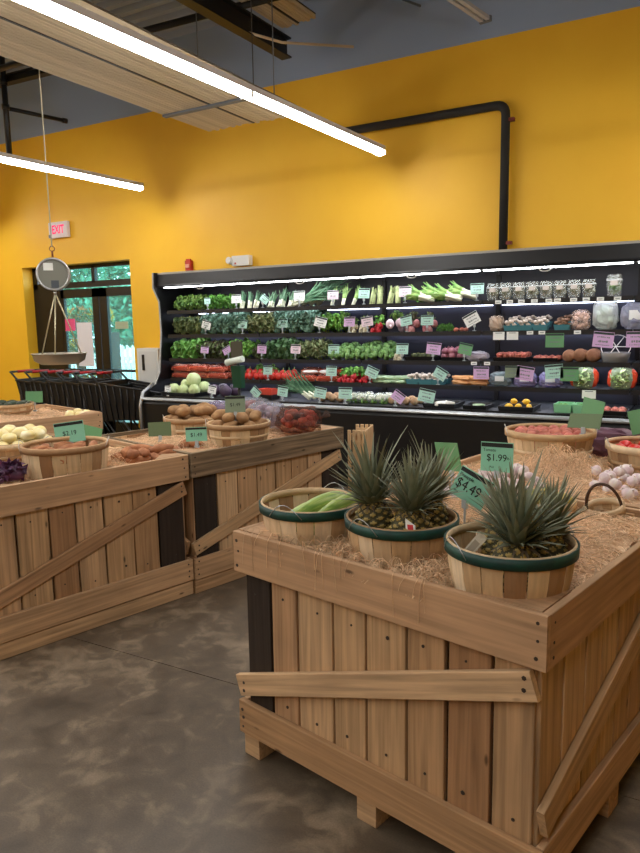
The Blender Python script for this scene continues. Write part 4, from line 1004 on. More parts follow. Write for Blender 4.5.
CART = mat('cart_black', rgb(14, 14, 16), .4); REDH = mat('cart_red_grip', rgb(170, 24, 34), .4)
def cart_parts():
    P = []
    b_ = MB(); v = []
    prof = [(-.42, .40, 1.0 - .10, .27), (.42, .40, .62, .20)]
    # basket: open tapered tub with wall thickness; rear at -x
    def tub(o_):
        return [(-.44+o_, -.27+o_, .92), (-.44+o_, .27-o_, .92), (.46-o_, -.21+o_, .82), (.46-o_, .21-o_, .82), (-.36+o_, -.23+o_, .48), (-.36+o_, .23-o_, .48), (.34-o_, -.17+o_, .50), (.34-o_, .17-o_, .50)]
    A = tub(0); B = tub(.012)
    f = [(0, 2, 6, 4), (1, 5, 7, 3), (2, 3, 7, 6), (0, 4, 5, 1), (4, 6, 7, 5)]
    b_.add(A, f); b_.add(B, [q[::-1] for q in f])
    for i in range(9):
        t = (i+.5)/9
        for sgn in (-1, 1):
            top = Vector((-.44+.9*t, sgn*(.275-.06*t), .92-.10*t)); bo = Vector((-.36+.70*t, sgn*(.235-.06*t), .48+.02*t)); b_.tube([top, bo], .007, 5)
    P.append(('basket', b_.mesh('basket', CART)))
    q_ = MB().tube([(-.44, -.27, .925), (.46, -.21, .825), (.46, .21, .825), (-.44, .27, .925), (-.44, -.27, .925)], .013, 7)
    P.append(('rim', q_.mesh('rim', CART)))
    q_ = MB()
    for sgn in (-1, 1):
        q_.tube([(-.40, sgn*.25, .90), (-.54, sgn*.25, 1.02), (-.57, sgn*.24, 1.025)], .013, 7)
        q_.tube([(-.40, sgn*.24, .9), (-.40, sgn*.24, .3), (-.42, sgn*.24, .17), (.40, sgn*.20, .17)], .014, 7)
        q_.tube([(.15, sgn*.2, .17), (-.1, sgn*.21, .48)], .012, 6)
    q_.tube([(.40, -.2, .17), (.40, .2, .17)], .014, 7).tube([(-.57, -.24, 1.025), (-.57, -.13, 1.025)], .015, 7).tube([(-.57, .13, 1.025), (-.57, .24, 1.025)], .015, 7)
    P.append(('frame', q_.mesh('frame', CART)))
    P.append(('handle_grip', MB().tube([(-.57, -.13, 1.025), (-.57, .13, 1.025)], .019, 10).mesh('handle_grip', REDH)))
    P.append(('child_seat', MB().box((-.33, 0, .78), (.012, .44, .2)).box((-.36, 0, .70), (.12, .4, .012)).mesh('child_seat', CART)))
    w = MB().tube([(0, -.016, .06), (0, .016, .06)], .06, 14).box((0, 0, .11), (.02, .045, .09))
    wm = w.mesh('wheel', mat('wheel_grey', rgb(44, 44, 46), .6))
    return P, wm
CP, CW = cart_parts()
for k in range(6):
    o = thing('shopping_cart', f"black shopping cart with red grip in the nested row by the door, {nth(k, 6)}", 'shopping cart', (-7.24+.285*k, 6.12-.0*k, 0), .03, 'nested shopping carts')
    for pn, me in CP: link(pn, me, o)
    for x, y in ((-.38, .24), (-.38, -.24), (.38, .19), (.38, -.19)): link('wheel', CW, o, T(x, y, 0))
# bag-roll stand in front of the cooler
s = thing('bag_roll_stand', 'green and white bag-roll dispenser on a post before the cooler', 'bag dispenser', (-4.03, 5.62, 0))
MB().tube([(0, 0, 0), (0, 0, 1.42)], .014, 8).build('post', BLACKM, s)
MB().lathe([(0, 0), (.16, 0), (.16, .012), (.03, .03), (0, .03)], 20).build('foot', BLACKM, s)
MB().add([(-.05, -.03, .95), (.05, -.03, .95), (.06, -.05, 1.17), (-.06, -.05, 1.17), (-.05, .03, .95), (.05, .03, .95), (.06, .03, 1.17), (-.06, .03, 1.17)], [(0, 1, 2, 3), (7, 6, 5, 4), (0, 4, 5, 1), (1, 5, 6, 2), (2, 6, 7, 3), (3, 7, 4, 0)]).build('holder', mat('dispenser_green', rgb(20, 70, 48), .4), s)
MB().tube([(-.10, -.06, 1.20), (.10, -.06, 1.24)], .032, 12).build('bag_roll', mat('bag_roll', rgb(216, 226, 216), .4), s)
MB().box((0, -.02, 1.33), (.13, .02, .16)).build('back_plate', mat('plate_brown', rgb(70, 66, 50), .6), s)

# ================================================================== PRODUCE IN THE COOLER
def lm(name, a, b_, sc=18, rough=.55): return mat(name, a, rough, rnd=.35, island=True, col2=b_, scale=sc)
GRN = {'parsley': lm('leaf_parsley', rgb(64, 108, 44), rgb(120, 150, 70)), 'curly': lm('leaf_curly', rgb(70, 124, 46), rgb(100, 156, 66)), 'chard': lm('leaf_chard', rgb(58, 84, 44), rgb(132, 140, 84)),
 'kale': lm('leaf_kale', rgb(74, 112, 92), rgb(120, 156, 136)), 'endive': lm('leaf_endive', rgb(86, 108, 60), rgb(150, 156, 110)), 'cilantro': lm('leaf_cilantro', rgb(84, 146, 54), rgb(138, 186, 84)),
 'lettuce': lm('leaf_lettuce', rgb(78, 136, 56), rgb(126, 176, 84)), 'redleaf': lm('leaf_red', rgb(62, 40, 46), rgb(100, 120, 66)), 'collard': lm('leaf_collard', rgb(48, 80, 46), rgb(84, 118, 70)),
 'leek': lm('leaf_leek', rgb(58, 104, 76), rgb(104, 146, 112)), 'scallion': lm('leaf_scallion', rgb(96, 148, 70), rgb(160, 190, 110)), 'celery': lm('leaf_celery', rgb(120, 144, 84), rgb(176, 184, 128))}
WSTEM = mat('white_stem', rgb(226, 230, 206), .5, rnd=.06, island=True); GSTEM = mat('green_stem', rgb(136, 164, 92), .55, rnd=.15, island=True); TIE = mat('rubber_tie', rgb(70, 90, 170), .5)
def leafy(key, n, leaf, R, Hh, ruffle, seed, stem=GSTEM, wide=.6):
    """bunch of leaves fanning up and out of a stem, facing the shopper"""
    r = random.Random(seed); b_ = MB()
    for i in range(n):
        a = r.uniform(0, 2*PI); e = math.acos(1-r.random()*1.05)
        d_ = Vector((math.sin(e)*math.cos(a), math.sin(e)*math.sin(a), math.cos(e)))
        p = Vector((d_.x*R, d_.y*R*.8, Hh*.32+d_.z*Hh*.6))*r.uniform(.65, 1.0)
        u = (d_+Vector((r.gauss(0, .35), r.gauss(0, .35), r.gauss(0, .35)))).normalized(); w = u.cross(Vector((r.gauss(0, 1), r.gauss(0, 1), r.gauss(0, 1)))).normalized(); nn = u.cross(w)
        k = leaf*r.uniform(.7, 1.25); v = []
        for t in range(4):
            wd = k*wide*(.35, .95, .9, .25)[t]
            for s_ in (-1, 0, 1): v.append(p+u*k*(t/3-.4)+w*wd*s_+nn*(k*ruffle*r.uniform(-1, 1)+(-.12*k*abs(s_))))
        b_.add(v, [(t*3+c, t*3+c+1, t*3+c+4, t*3+c+3) for t in range(3) for c in range(2)], 0, False)
    s_ = MB()
    for i in range(7):
        a = 2*PI*i/7; s_.tube([(.012*math.cos(a), .012*math.sin(a)-.01, 0), (.4*R*math.cos(a), .4*R*math.sin(a), Hh*.5)], [.005, .004], 5)
    tie = MB().lathe([(.019, .02), (.024, .02), (.024, .035), (.019, .035)], 12, closed=True)
    return [('foliage', b_.mesh('foliage', GRN[key])), ('stems', s_.mesh('stems', stem)), ('tie', tie.mesh('tie', TIE))]
PROTO['parsley'] = leafy('parsley', 120, .030, .085, .15, .25, 1); PROTO['curly'] = leafy('curly', 150, .024, .09, .15, .4, 2)
PROTO['chard'] = leafy('chard', 70, .05, .10, .18, .3, 3); PROTO['kale'] = leafy('kale', 110, .045, .11, .21, .45, 4); PROTO['endive'] = leafy('endive', 170, .026, .11, .19, .45, 5)
PROTO['cilantro'] = leafy('cilantro', 120, .032, .09, .18, .3, 6); PROTO['lettuce'] = leafy('lettuce', 80, .055, .10, .16, .35, 7, wide=.8); PROTO['redleaf'] = leafy('redleaf', 80, .055, .10, .15, .35, 8, wide=.8)
PROTO['collard'] = leafy('collard', 60, .06, .11, .17, .3, 9, wide=.75)
def stalks(key, n, Ln, r0, wl, seed, spread=.5, lay=False, stem=WSTEM, bulb=1.0):
    """bundle of stalks; white foot, green tops; standing (Z) and leaning back"""
    r = random.Random(seed); a_ = MB(); g = MB()
    for i in range(n):
        a = 2*PI*i/n; x0, y0 = math.cos(a)*r0*1.5*(i > 0), math.sin(a)*r0*1.5*(i > 0)
        dx, dy = r.uniform(-1, 1)*spread*.25, r.uniform(-1, 1)*spread*.12
        P = lambda t: Vector((x0+dx*t*Ln, y0+dy*t*Ln, t*Ln))
        a_.tube([P(0), P(.04), P(wl*.6), P(wl)], [r0*.7*bulb, r0*bulb, r0*.9, r0*.8], 8)
        for q in range(4):
            b2 = r.uniform(-.5, .5)*spread; c2 = r.uniform(-.3, .3)*spread; p0 = P(wl*.9); L2 = Ln*(1-wl)*r.uniform(.7, 1.1); v = []
            for t in range(4):
                s_ = t/3; w = r0*1.1*(1-.85*s_); c_ = p0+Vector((dx*L2*s_+b2*L2*s_*s_, dy*L2*s_+c2*L2*s_*s_, L2*s_))
                v += [c_+Vector((-w, 0, 0)), c_+Vector((0, -w*.4, 0)), c_+Vector((w, 0, 0))]
            g.add(v, [(t*3+c, t*3+c+1, t*3+c+4, t*3+c+3) for t in range(3) for c in range(2)], 0, True)
    return [('stalk', a_.mesh('stalk', stem)), ('greens', g.mesh('greens', GRN[key]))]
PROTO['young_leek'] = stalks('leek', 4, .20, .012, .45, 1, .5); PROTO['fennel'] = stalks('leek', 5, .2, .014, .4, 2, .7, bulb=1.9)
PROTO['leek'] = stalks('leek', 5, .42, .014, .28, 3, .7); PROTO['scallion'] = stalks('scallion', 9, .24, .008, .35, 4, .7); PROTO['celery'] = stalks('celery', 7, .2, .013, .6, 5, .3, stem=mat('celery_stem', rgb(176, 186, 134), .5, rnd=.1, island=True))
PROTO['bok_choy'] = stalks('scallion', 6, .30, .017, .5, 6, .9, bulb=1.2)
def rooty(root, n, rr_, key, seed, Ht=.07, m2=None):
    r = random.Random(seed); b_ = MB(); g = MB()
    for i in range(n):
        p = (r.uniform(-1, 1)*rr_*1.9, r.uniform(-1, 1)*rr_*1.4, rr_*(.9+1.2*(i % 2)))
        b_.blob(p, rr_, 10, 7, .08, 2, i).tube([(p[0], p[1]-rr_*.8, p[2]), (p[0], p[1]-rr_*1.9, p[2]-.005)], [rr_*.3, .001], 5)
    foliage_mb(46, .05, .02, seed, .7, 0, g, (0, .03, rr_*3.4), .4)
    return [('roots', b_.mesh('roots', root)), ('greens', g.mesh('greens', GRN[key]))]
RADR = mat('radish_red', rgb(190, 40, 50), .4, rnd=.15, island=True); TURN = mat('turnip_white', rgb(226, 206, 216), .45, col2=rgb(206, 170, 190), scale=9); BEET = mat('beet_red', rgb(150, 62, 74), .5, col2=rgb(196, 140, 140), scale=12, rnd=.2, island=True); WHR = mat('white_root', rgb(222, 216, 188), .5, rnd=.1, island=True)
PROTO['radish'] = rooty(RADR, 8, .02, 'cilantro', 1); PROTO['turnip'] = rooty(TURN, 4, .034, 'parsley', 2); PROTO['beet'] = rooty(BEET, 6, .026, 'redleaf', 3); PROTO['white_radish'] = rooty(WHR, 8, .02, 'parsley', 4)
def broc(seed):
    r = random.Random(seed); b_ = MB(); m = lm('broccoli_green', rgb(84, 128, 66), rgb(126, 166, 98), 40)
    for i in range(46):
        e = math.acos(1-r.random()*.95); a = r.uniform(0, 2*PI); p = (math.sin(e)*math.cos(a)*.06, math.sin(e)*math.sin(a)*.055, .06+math.cos(e)*.05)
        b_.blob(p, r.uniform(.014, .022), 7, 5, .35, 9, r.random()*20)
    s_ = MB().tube([(0, 0, 0), (0, 0, .03), (0, 0, .07)], [.018, .022, .04], 8)
    return [('florets', b_.mesh('florets', m)), ('stalk', s_.mesh('stalk', GSTEM))]
PROTO['broccoli'] = broc(3)
def cabb(m, R, seed):
    b_ = MB().blob((0, 0, R*.95), R, 20, 13, .05, 2, seed); w = MB()
    for k in range(5):
        a = 2*PI*k/5; v = []
        for i in range(6):
            for j in range(6):
                th = .5+2.3*i/5; ph = a+(-.75+1.5*j/5)*math.sin(th*.55+.3)
                rad = R*(1.03+.03*(i < 1)+.02*((i+j) % 2)); v.append((rad*math.sin(th)*math.cos(ph), rad*math.sin(th)*math.sin(ph), R*.95+rad*math.cos(th)))
        w.add(v, [(i*6+j, i*6+j+1, (i+1)*6+j+1, (i+1)*6+j) for i in range(5) for j in range(5)], 0, True)
    return [('head', b_.mesh('head', m)), ('wrapper_leaves', w.mesh('wrapper_leaves', m))]
CABG = mat('cabbage_green', rgb(186, 206, 140), .5, col2=rgb(206, 220, 168), scale=9, stretch=(2, 2, .5)); CABR = mat('cabbage_red', rgb(52, 40, 60), .5, col2=rgb(84, 64, 88), scale=9)
PROTO['cabbage'] = cabb(CABG, .075, 1); PROTO['red_cabbage'] = cabb(CABR, .075, 2)
def caul():
    r = random.Random(2); b_ = MB()
    for i in range(26):
        e = math.acos(1-r.random()*.9); a = r.uniform(0, 2*PI); b_.blob((math.sin(e)*math.cos(a)*.045, math.sin(e)*math.sin(a)*.045, .045+math.cos(e)*.035), r.uniform(.014, .02), 7, 5, .3, 8, i)
    g = MB(); foliage_mb(24, .06, .03, 3, .4, 0, g, (0, 0, .03), .9)
    w = MB().blob((0, 0, .05), (.072, .068, .055), 12, 8, .06, 3, 2)
    return [('curd', b_.mesh('curd', mat('curd_white', rgb(226, 222, 196), .6))), ('leaves', g.mesh('leaves', GRN['cilantro'])), ('wrap', w.mesh('wrap', film('cling_wrap', rgb(235, 240, 240), .8, .1)))]
PROTO['cauliflower'] = caul()
def clam(w, d_, h, fillm, lab=True):
    bx = lambda x: MB().add([(-w/2*x, -d_/2*x, 0), (w/2*x, -d_/2*x, 0), (w/2*x, d_/2*x, 0), (-w/2*x, d_/2*x, 0), (-w/2, -d_/2, h*.75), (w/2, -d_/2, h*.75), (w/2, d_/2, h*.75), (-w/2, d_/2, h*.75), (-w*.42, -d_*.42, h), (w*.42, -d_*.42, h), (w*.42, d_*.42, h), (-w*.42, d_*.42, h)],
        [(3, 2, 1, 0), (0, 1, 5, 4), (1, 2, 6, 5), (2, 3, 7, 6), (3, 0, 4, 7), (4, 5, 9, 8), (5, 6, 10, 9), (6, 7, 11, 10), (7, 4, 8, 11), (8, 9, 10, 11)])
    c = bx(.85).mesh('clear_box', film('clamshell', rgb(222, 226, 222), .80, .06)); f_ = MB(); foliage_mb(150, min(w, h)*.46, .02, 5, 1.1, 0, f_, (0, 0, h*.42), .2)
    rim = MB().tube([(-w/2, -d_/2, h*.75), (w/2, -d_/2, h*.75), (w/2, d_/2, h*.75), (-w/2, d_/2, h*.75), (-w/2, -d_/2, h*.75)], .004, 5)
    return [('contents', f_.mesh('contents', fillm)), ('clear_box', c), ('lid_rim', rim.mesh('lid_rim', film('clamshell_rim', rgb(230, 232, 232), .3, .1))), ('paper_label', MB().box((0, -d_/2-.002, h*.62), (w*.5, .002, h*.22)).mesh('paper_label', mat('clam_label', rgb(170, 160, 150), .7)))]
PROTO['clamshell'] = clam(.105, .09, .155, lm('sprout_mix', rgb(120, 120, 84), rgb(196, 186, 160))); PROTO['clamshell_green'] = clam(.115, .09, .185, lm('herb_mix', rgb(70, 120, 50), rgb(130, 160, 90)))
def mpack(capm, seed, tray=True):
    r = random.Random(seed); b_ = MB()
    for i in range(12):
        p = Vector((r.uniform(-.045, .045), r.uniform(-.03, .02), .03+.02*(i % 3)+r.uniform(0, .02)))
        b_.lathe([(0, .014), (.010, .012), (.017, .004), (.015, -.002), (.006, -.003), (.006, -.014), (0, -.014)], 9, M=T(*p) @ RX(r.uniform(.2, 1.2)) @ RY(r.uniform(-.5, .5)))
    t = MB().add([(-.05, -.035, 0), (.05, -.035, 0), (.05, .035, 0), (-.05, .035, 0), (-.06, -.042, .045), (.06, -.042, .045), (.06, .042, .045), (-.06, .042, .045)], [(3, 2, 1, 0), (0, 1, 5, 4), (1, 2, 6, 5), (2, 3, 7, 6), (3, 0, 4, 7)])
    return [('mushroom_caps', b_.mesh('mushroom_caps', capm)), ('tray', t.mesh('tray', mat('tray_blue', rgb(70, 130, 140), .5)))]
WM = mat('mushroom_white', rgb(226, 212, 198), .6, rnd=.12, island=True); BRM = mat('mushroom_brown', rgb(150, 116, 92), .6, rnd=.15, island=True)
PROTO['white_mushrooms'] = mpack(WM, 1); PROTO['brown_mushrooms'] = mpack(BRM, 2)
def cbag(m, skin, L_, W_, Hh, r, n, seed, patch=None):
    out = [('contents', lumps(L_, W_, Hh, r, n, seed, m)), ('bag_film', pillow(L_, W_, Hh, seed, .2).mesh('bag_film', skin))]
    if patch: out.append(('paper_label', MB().box((0, -W_*.5-.002, Hh*.55), (L_*.4, .003, Hh*.35)).mesh('paper_label', patch)))
    return out
CARO = mat('carrot_orange', rgb(206, 92, 60), .5, col2=rgb(226, 130, 90), scale=20, stretch=(1, 8, 8))
def carrots(n, Ln, r0, m, seed, skin=None):
    r = random.Random(seed); b_ = MB()
    for i in range(n):
        y, z = r.uniform(-.04, .04), r.uniform(.012, .05); s_ = r.choice((-1, 1)); dx = r.uniform(-.02, .02)
        b_.tube([(-Ln/2*s_+dx, y, z), (0, y+r.uniform(-.01, .01), z), (Ln/2*s_+dx, y, z)], [r0, r0*.85, r0*.25], 7)
    out = [('carrots', b_.mesh('carrots', m))]
    if skin: out.append(('bag_film', pillow(Ln*1.05, .12, .08, seed, .22).mesh('bag_film', skin)))
    return out
PROTO['carrot_bag'] = carrots(22, .24, .013, CARO, 1, film('carrot_film', rgb(226, 170, 150), .82, .12)); PROTO['carrots'] = carrots(10, .2, .013, mat('carrot_pale', rgb(226, 168, 110), .5, rnd=.15, island=True), 2)
PEP = mat('pepper_red', rgb(196, 52, 40), .3, rnd=.15, island=True)
def pepper():
    b_ = MB().blob((0, 0, .038), (.036, .036, .04), 16, 9, .05, 2, 1, fn=lambda th, ph: 1+.08*math.cos(4*ph)*math.sin(th))
    return [('fruit', b_.mesh('fruit', PEP)), ('stem', MB().tube([(0, 0, .07), (.004, 0, .085), (.01, 0, .098)], [.007, .005, .005], 6).mesh('stem', GSTEM))]
PROTO['pepper'] = pepper()
def cuke(m):
    n = 8; return [('body', MB().tube([(-.09+.18*i/n, 0, .02) for i in range(n+1)], [max(.003, .02*math.sin(PI*min(max(i/n*.94+.03, 0), 1))**.4) for i in range(n+1)], 10).mesh('body', m))]
PROTO['cucumber'] = cuke(mat('cuke_pale', rgb(150, 186, 140), .4, col2=rgb(196, 216, 180), scale=14, stretch=(1, 8, 8), rnd=.15)); PROTO['daikon'] = cuke(mat('daikon_white', rgb(232, 230, 218), .4))
LEM = mat('lemon_yellow', rgb(236, 186, 50), .4)
PROTO['lemon'] = [('fruit', MB().blob((0, 0, .03), (.042, .031, .031), 14, 9, 0, fn=lambda th, ph: 1).tube([(.036, 0, .03), (.047, 0, .03)], [.012, .004], 8).tube([(-.036, 0, .03), (-.046, 0, .03)], [.012, .006], 8).mesh('fruit', LEM))]
PROTO['root'] = [('root', MB().blob((0, 0, .045), (.05, .048, .046), 14, 9, .16, 3, 2).mesh('root', mat('celeriac_skin', rgb(158, 124, 92), .8, col2=rgb(196, 166, 130), scale=14, rnd=.15)))]
PROTO['onion'] = [('bulb', MB().blob((0, 0, .034), .034, 12, 8, .04, 2, 1).tube([(0, 0, .064), (0, 0, .078)], [.008, .003], 6).mesh('bulb', mat('onion_mauve', rgb(150, 84, 100), .4, col2=rgb(186, 130, 140), scale=12, rnd=.2)))]
PROTO['redpot'] = [('potato', REDP[0])]
PROTO['coconut'] = [('nut', MB().blob((0, 0, .055), .056, 14, 10, .05, 3, 2).mesh('nut', mat('brown_root', rgb(136, 92, 66), .8, col2=rgb(168, 124, 92), scale=16, rnd=.15)))]
TRAYM = film('smoke_tray', rgb(40, 40, 44), .25, .2)
def tray(w, d_, h, m): return MB().add([(-w/2, -d_/2, 0), (w/2, -d_/2, 0), (w/2, d_/2, 0), (-w/2, d_/2, 0), (-w*.54, -d_*.54, h), (w*.54, -d_*.54, h), (w*.54, d_*.54, h), (-w*.54, d_*.54, h), (-w*.5, -d_*.5, h), (w*.5, -d_*.5, h), (w*.5, d_*.5, h), (-w*.5, d_*.5, h), (-w*.46, -d_*.46, .006), (w*.46, -d_*.46, .006), (w*.46, d_*.46, .006), (-w*.46, d_*.46, .006)],
    [(3, 2, 1, 0)]+[(i, (i+1) % 4, (i+1) % 4+4, i+4) for i in range(4)]+[(i+4, (i+1) % 4+4, (i+1) % 4+8, i+8) for i in range(4)]+[(i+8, (i+1) % 4+8, (i+1) % 4+12, i+12) for i in range(4)]+[(12, 13, 14, 15)]).mesh('tray', m)
PROTO['tray'] = [('tray', tray(.28, .3, .04, BLACKP))]; PROTO['tray_small'] = [('tray', tray(.2, .26, .035, BLACKP))]
def salad(seed):
    """printed salad bag: clear window in the middle, red printed ends"""
    m = film('salad_film', rgb(206, 222, 190), .6, .12); nt = m.node_tree; N = nt.nodes.new; L = nt.links.new
    P = [n for n in nt.nodes if n.type == 'BSDF_PRINCIPLED'][0]; mx = [n for n in nt.nodes if n.type == 'MIX_SHADER'][0]
    tc = N('ShaderNodeTexCoord'); sp = N('ShaderNodeSeparateXYZ'); ab = N('ShaderNodeMath'); ab.operation = 'ABSOLUTE'; gt = N('ShaderNodeMapRange')
    nz = N('ShaderNodeTexNoise'); nz.inputs['Scale'].default_value = 14; ad = N('ShaderNodeMath'); ad.operation = 'MULTIPLY_ADD'; ad.inputs[1].default_value = .05
    L(tc.outputs['Object'], sp.inputs[0]); L(tc.outputs['Object'], nz.inputs[0]); L(sp.outputs[0], ab.inputs[0]); L(nz.outputs[0], ad.inputs[0]); L(ab.outputs[0], ad.inputs[2]); L(ad.outputs[0], gt.inputs[0])
    gt.inputs[1].default_value = .108; gt.inputs[2].default_value = .113; gt.inputs[3].default_value = .35; gt.inputs[4].default_value = 1; L(gt.outputs[0], mx.inputs[0])
    cr = N('ShaderNodeMix'); cr.data_type = 'RGBA'; cr.inputs[6].default_value = rgb(206, 222, 190); cr.inputs[7].default_value = rgb(206, 70, 44)
    g2 = N('ShaderNodeMapRange'); g2.inputs[1].default_value = .108; g2.inputs[2].default_value = .113; L(ad.outputs[0], g2.inputs[0]); L(g2.outputs[0], cr.inputs[0]); L(cr.outputs[2], P.inputs['Base Color'])
    b_ = pillow(.25, .10, .2, seed, .08, 28, 18).mesh('bag_film', m); f_ = MB(); foliage_mb(320, .095, .03, seed, .95, 0, f_, (0, 0, .1), .5)
    return [('contents', f_.mesh('contents', lm('salad_mix', rgb(150, 186, 110), rgb(206, 220, 170)))), ('bag_film', b_)]
PROTO['salad_bag'] = salad(3)
PROTO['lilac_pack'] = cbag(MAUVE, film('lilac_pack', rgb(190, 184, 226), .55, .12), .19, .1, .13, .025, 16, 5, WHITEC)
PROTO['grey_bag'] = cbag(GRN['kale'], film('grey_pack', rgb(190, 206, 210), .65, .12), .2, .11, .13, .03, 10, 6, WHITEC)
PROTO['white_bag'] = cbag(mat('bean_sprout', rgb(214, 226, 206), .6), film('white_pack', rgb(236, 242, 240), .6, .12), .2, .12, .25, .035, 16, 7)
PROTO['clear_pack'] = cbag(lm('mixed_leaf', rgb(150, 150, 190), rgb(120, 160, 110)), film('clear_pack', rgb(220, 222, 240), .65, .1), .22, .12, .22, .035, 14, 8, WHITEC)
PROTO['beige_bag'] = cbag(WM, film('beige_pack', rgb(236, 222, 206), .7, .15), .13, .1, .14, .02, 26, 9); PROTO['chip_bag'] = cbag(mat('chip', rgb(236, 214, 196), .6, rnd=.15, island=True), film('chip_pack', rgb(240, 226, 220), .75, .15), .16, .1, .17, .018, 44, 10)
PROTO['white_wrap'] = cbag(TURN, film('white_wrap', rgb(226, 224, 232), .55, .12), .2, .13, .09, .028, 14, 11)

TALL = {'parsley': 1.25, 'curly': 1.2, 'chard': 1.25, 'kale': 1.3, 'endive': 1.3, 'cilantro': 1.25, 'lettuce': 1.35, 'redleaf': 1.35, 'collard': 1.3, 'radish': 1.35, 'turnip': 1.3, 'beet': 1.4, 'white_radish': 1.4}
def row(k, xa, xb, key, name, base, cat, n, deep=2, sc=1.0, y=6.34, dy=.16, rx=0.0, rise=.0, ry=0.0, rzr=.5, dz=0.0):
    """n individuals side by side (and 'deep' rows) between xa and xb on shelf k"""
    r = random.Random(base); step = (xb-xa)/n
    for d_ in range(deep):
        for i in range(n):
            lb = base+(' on the '+SHN[k])+(', '+nth(i, n) if n > 1 else '')+((', rear row' if d_ else ', front row') if deep > 1 else '')
            s_ = sc*r.uniform(.92, 1.08)
            if key in TALL: s_ = (s_*1.12, s_*1.12, s_*TALL[key])
            place(key, name, lb, cat, (xa+step*(i+.5)+r.uniform(-.01, .01), y+d_*dy+r.uniform(-.01, .01), SHZ[k]+.001+d_*rise+dz), r.uniform(-rzr, rzr), s_, base+' group', rx or (.32 if key in TALL else 0), ry)
# top shelf
row(1, -5.34, -4.98, 'parsley', 'parsley_bunch', 'dark green parsley bunch', 'herbs', 3, 2); row(1, -4.90, -4.54, 'curly', 'herb_bunch', 'curly green herb bunch', 'herbs', 3, 2)
row(1, -4.46, -4.2, 'young_leek', 'young_leek_bundle', 'young leek bundle with white feet', 'leeks', 3, 1, 1.0, 6.27, rx=-.35)
row(1, -4.10, -3.74, 'fennel', 'fennel', 'white fennel with dark tops', 'fennel', 3, 1, 1.0, 6.27, rx=-.35)
for i in range(4): place('leek', 'leek_bundle', f"dark green leek bundle lying sideways on the top shelf, {nth(i, 4)}", 'leeks', (-3.74+.05*i, 6.25+.07*i, SHZ[1]+.03), .1, 1, 'lying leeks', 0, 1.15-.1*i)
row(1, -3.36, -3.02, 'scallion', 'scallion_bunch', 'pale green scallion bunch', 'scallions', 3, 1, .92, 6.26, rx=-.45, ry=.15)
row(1, -2.92, -2.55, 'celery', 'celery_bunch', 'standing celery bunch', 'celery', 4, 1, .95, 6.27, rx=-.3)
for i in range(4): place('bok_choy', 'bok_choy', f"bok choy lying white foot rightward on the top shelf, {nth(i, 4)}", 'bok choy', (-2.22+.13*i, 6.26+.05*(i % 2), SHZ[1]+.03+.02*(i % 2)), .2, 1, 'lying bok choy', 0, -1.25)
row(1, -2.45, -2.2, 'curly', 'herb_bunch', 'small herb tuft left of the bok choy', 'herbs', 2, 1, .75, 6.42)
for i in range(8): place('clamshell', 'clamshell_box', f"clear clamshell of sprouts on the top shelf, {nth(i, 8)}", 'clamshell', (-1.68+.116*i, 6.3, SHZ[1]+.001), random.uniform(-.05, .05), 1, 'sprout clamshells')
place('clamshell_green', 'clamshell_box', 'taller clear clamshell of green herbs standing alone on the top shelf', 'clamshell', (-.67, 6.3, SHZ[1]+.001))
# second shelf
row(2, -5.36, -5.02, 'chard', 'chard_bunch', 'pale-veined chard bunch', 'chard', 3, 2); row(2, -4.96, -4.38, 'kale', 'kale_bunch', 'blue-green kale bunch, left kale group,', 'kale', 4, 2, 1, 6.33)
row(2, -4.38, -3.97, 'endive', 'curly_parsley', 'fine curly parsley bunch', 'herbs', 3, 2, 1.05); row(2, -3.97, -3.5, 'kale', 'kale_bunch', 'blue-green kale bunch, right kale group,', 'kale', 3, 2, 1.05, 6.33)
row(2, -3.47, -3.18, 'cilantro', 'cilantro_bunch', 'bright green cilantro bunch', 'herbs', 2, 2); row(2, -3.12, -2.88, 'white_radish', 'white_radish_bunch', 'small white radish bunch', 'radishes', 2, 1, 1, 6.28)
row(2, -2.87, -2.73, 'radish', 'radish_bunch', 'bright red radish bunch', 'radishes', 1, 1, 1.1, 6.28); row(2, -2.72, -2.52, 'turnip', 'turnip_bunch', 'white turnip bunch', 'turnips', 1, 1, 1.1, 6.28)
row(2, -2.52, -2.2, 'beet', 'beet_bunch', 'dusky red beet bunch', 'beets', 2, 1, 1.05, 6.28); row(2, -2.2, -2.04, 'curly', 'herb_bunch', 'low green herb tuft', 'herbs', 2, 1, .5, 6.28)
row(2, -2.04, -1.9, 'redpot', 'small_red_potato', 'small reddish potato', 'potato', 3, 1, .8, 6.27, dz=.02)
place('beige_bag', 'mushroom_bag', 'beige bag of mushrooms at the left of the mushroom packs', 'bag', (-1.64, 6.28, SHZ[2]+.001), 0, 1)
for i, (x, kk) in enumerate(((-1.5, 'white_mushrooms'), (-1.38, 'white_mushrooms'), (-1.25, 'white_mushrooms'), (-1.07, 'brown_mushrooms'))):
    place(kk, 'mushroom_pack', f"{['white', 'brown'][i == 3]} mushroom pack on the second shelf, {nth(i, 4)}", 'mushrooms', (x, 6.27, SHZ[2]+.001), 0, 1.12, 'mushroom packs')
    place(kk, 'mushroom_pack', f"mushroom pack behind the {ORD[i]} front one on the second shelf", 'mushrooms', (x, 6.40, SHZ[2]+.03), 0, 1.12, 'mushroom packs')
place('chip_bag', 'chip_bag', 'clear bag of pinkish white pieces on the second shelf', 'bag', (-.925, 6.29, SHZ[2]+.001)); place('white_bag', 'sprout_bag', 'tall white bag of bean sprouts on the second shelf', 'bag', (-.73, 6.3, SHZ[2]+.001)); place('clear_pack', 'leaf_bag', 'shiny clear bag of mixed leaves at the right of the second shelf', 'bag', (-.50, 6.3, SHZ[2]+.001)); place('clear_pack', 'leaf_bag', 'shiny clear bag of mixed leaves past the right edge', 'bag', (-.26, 6.3, SHZ[2]+.001))
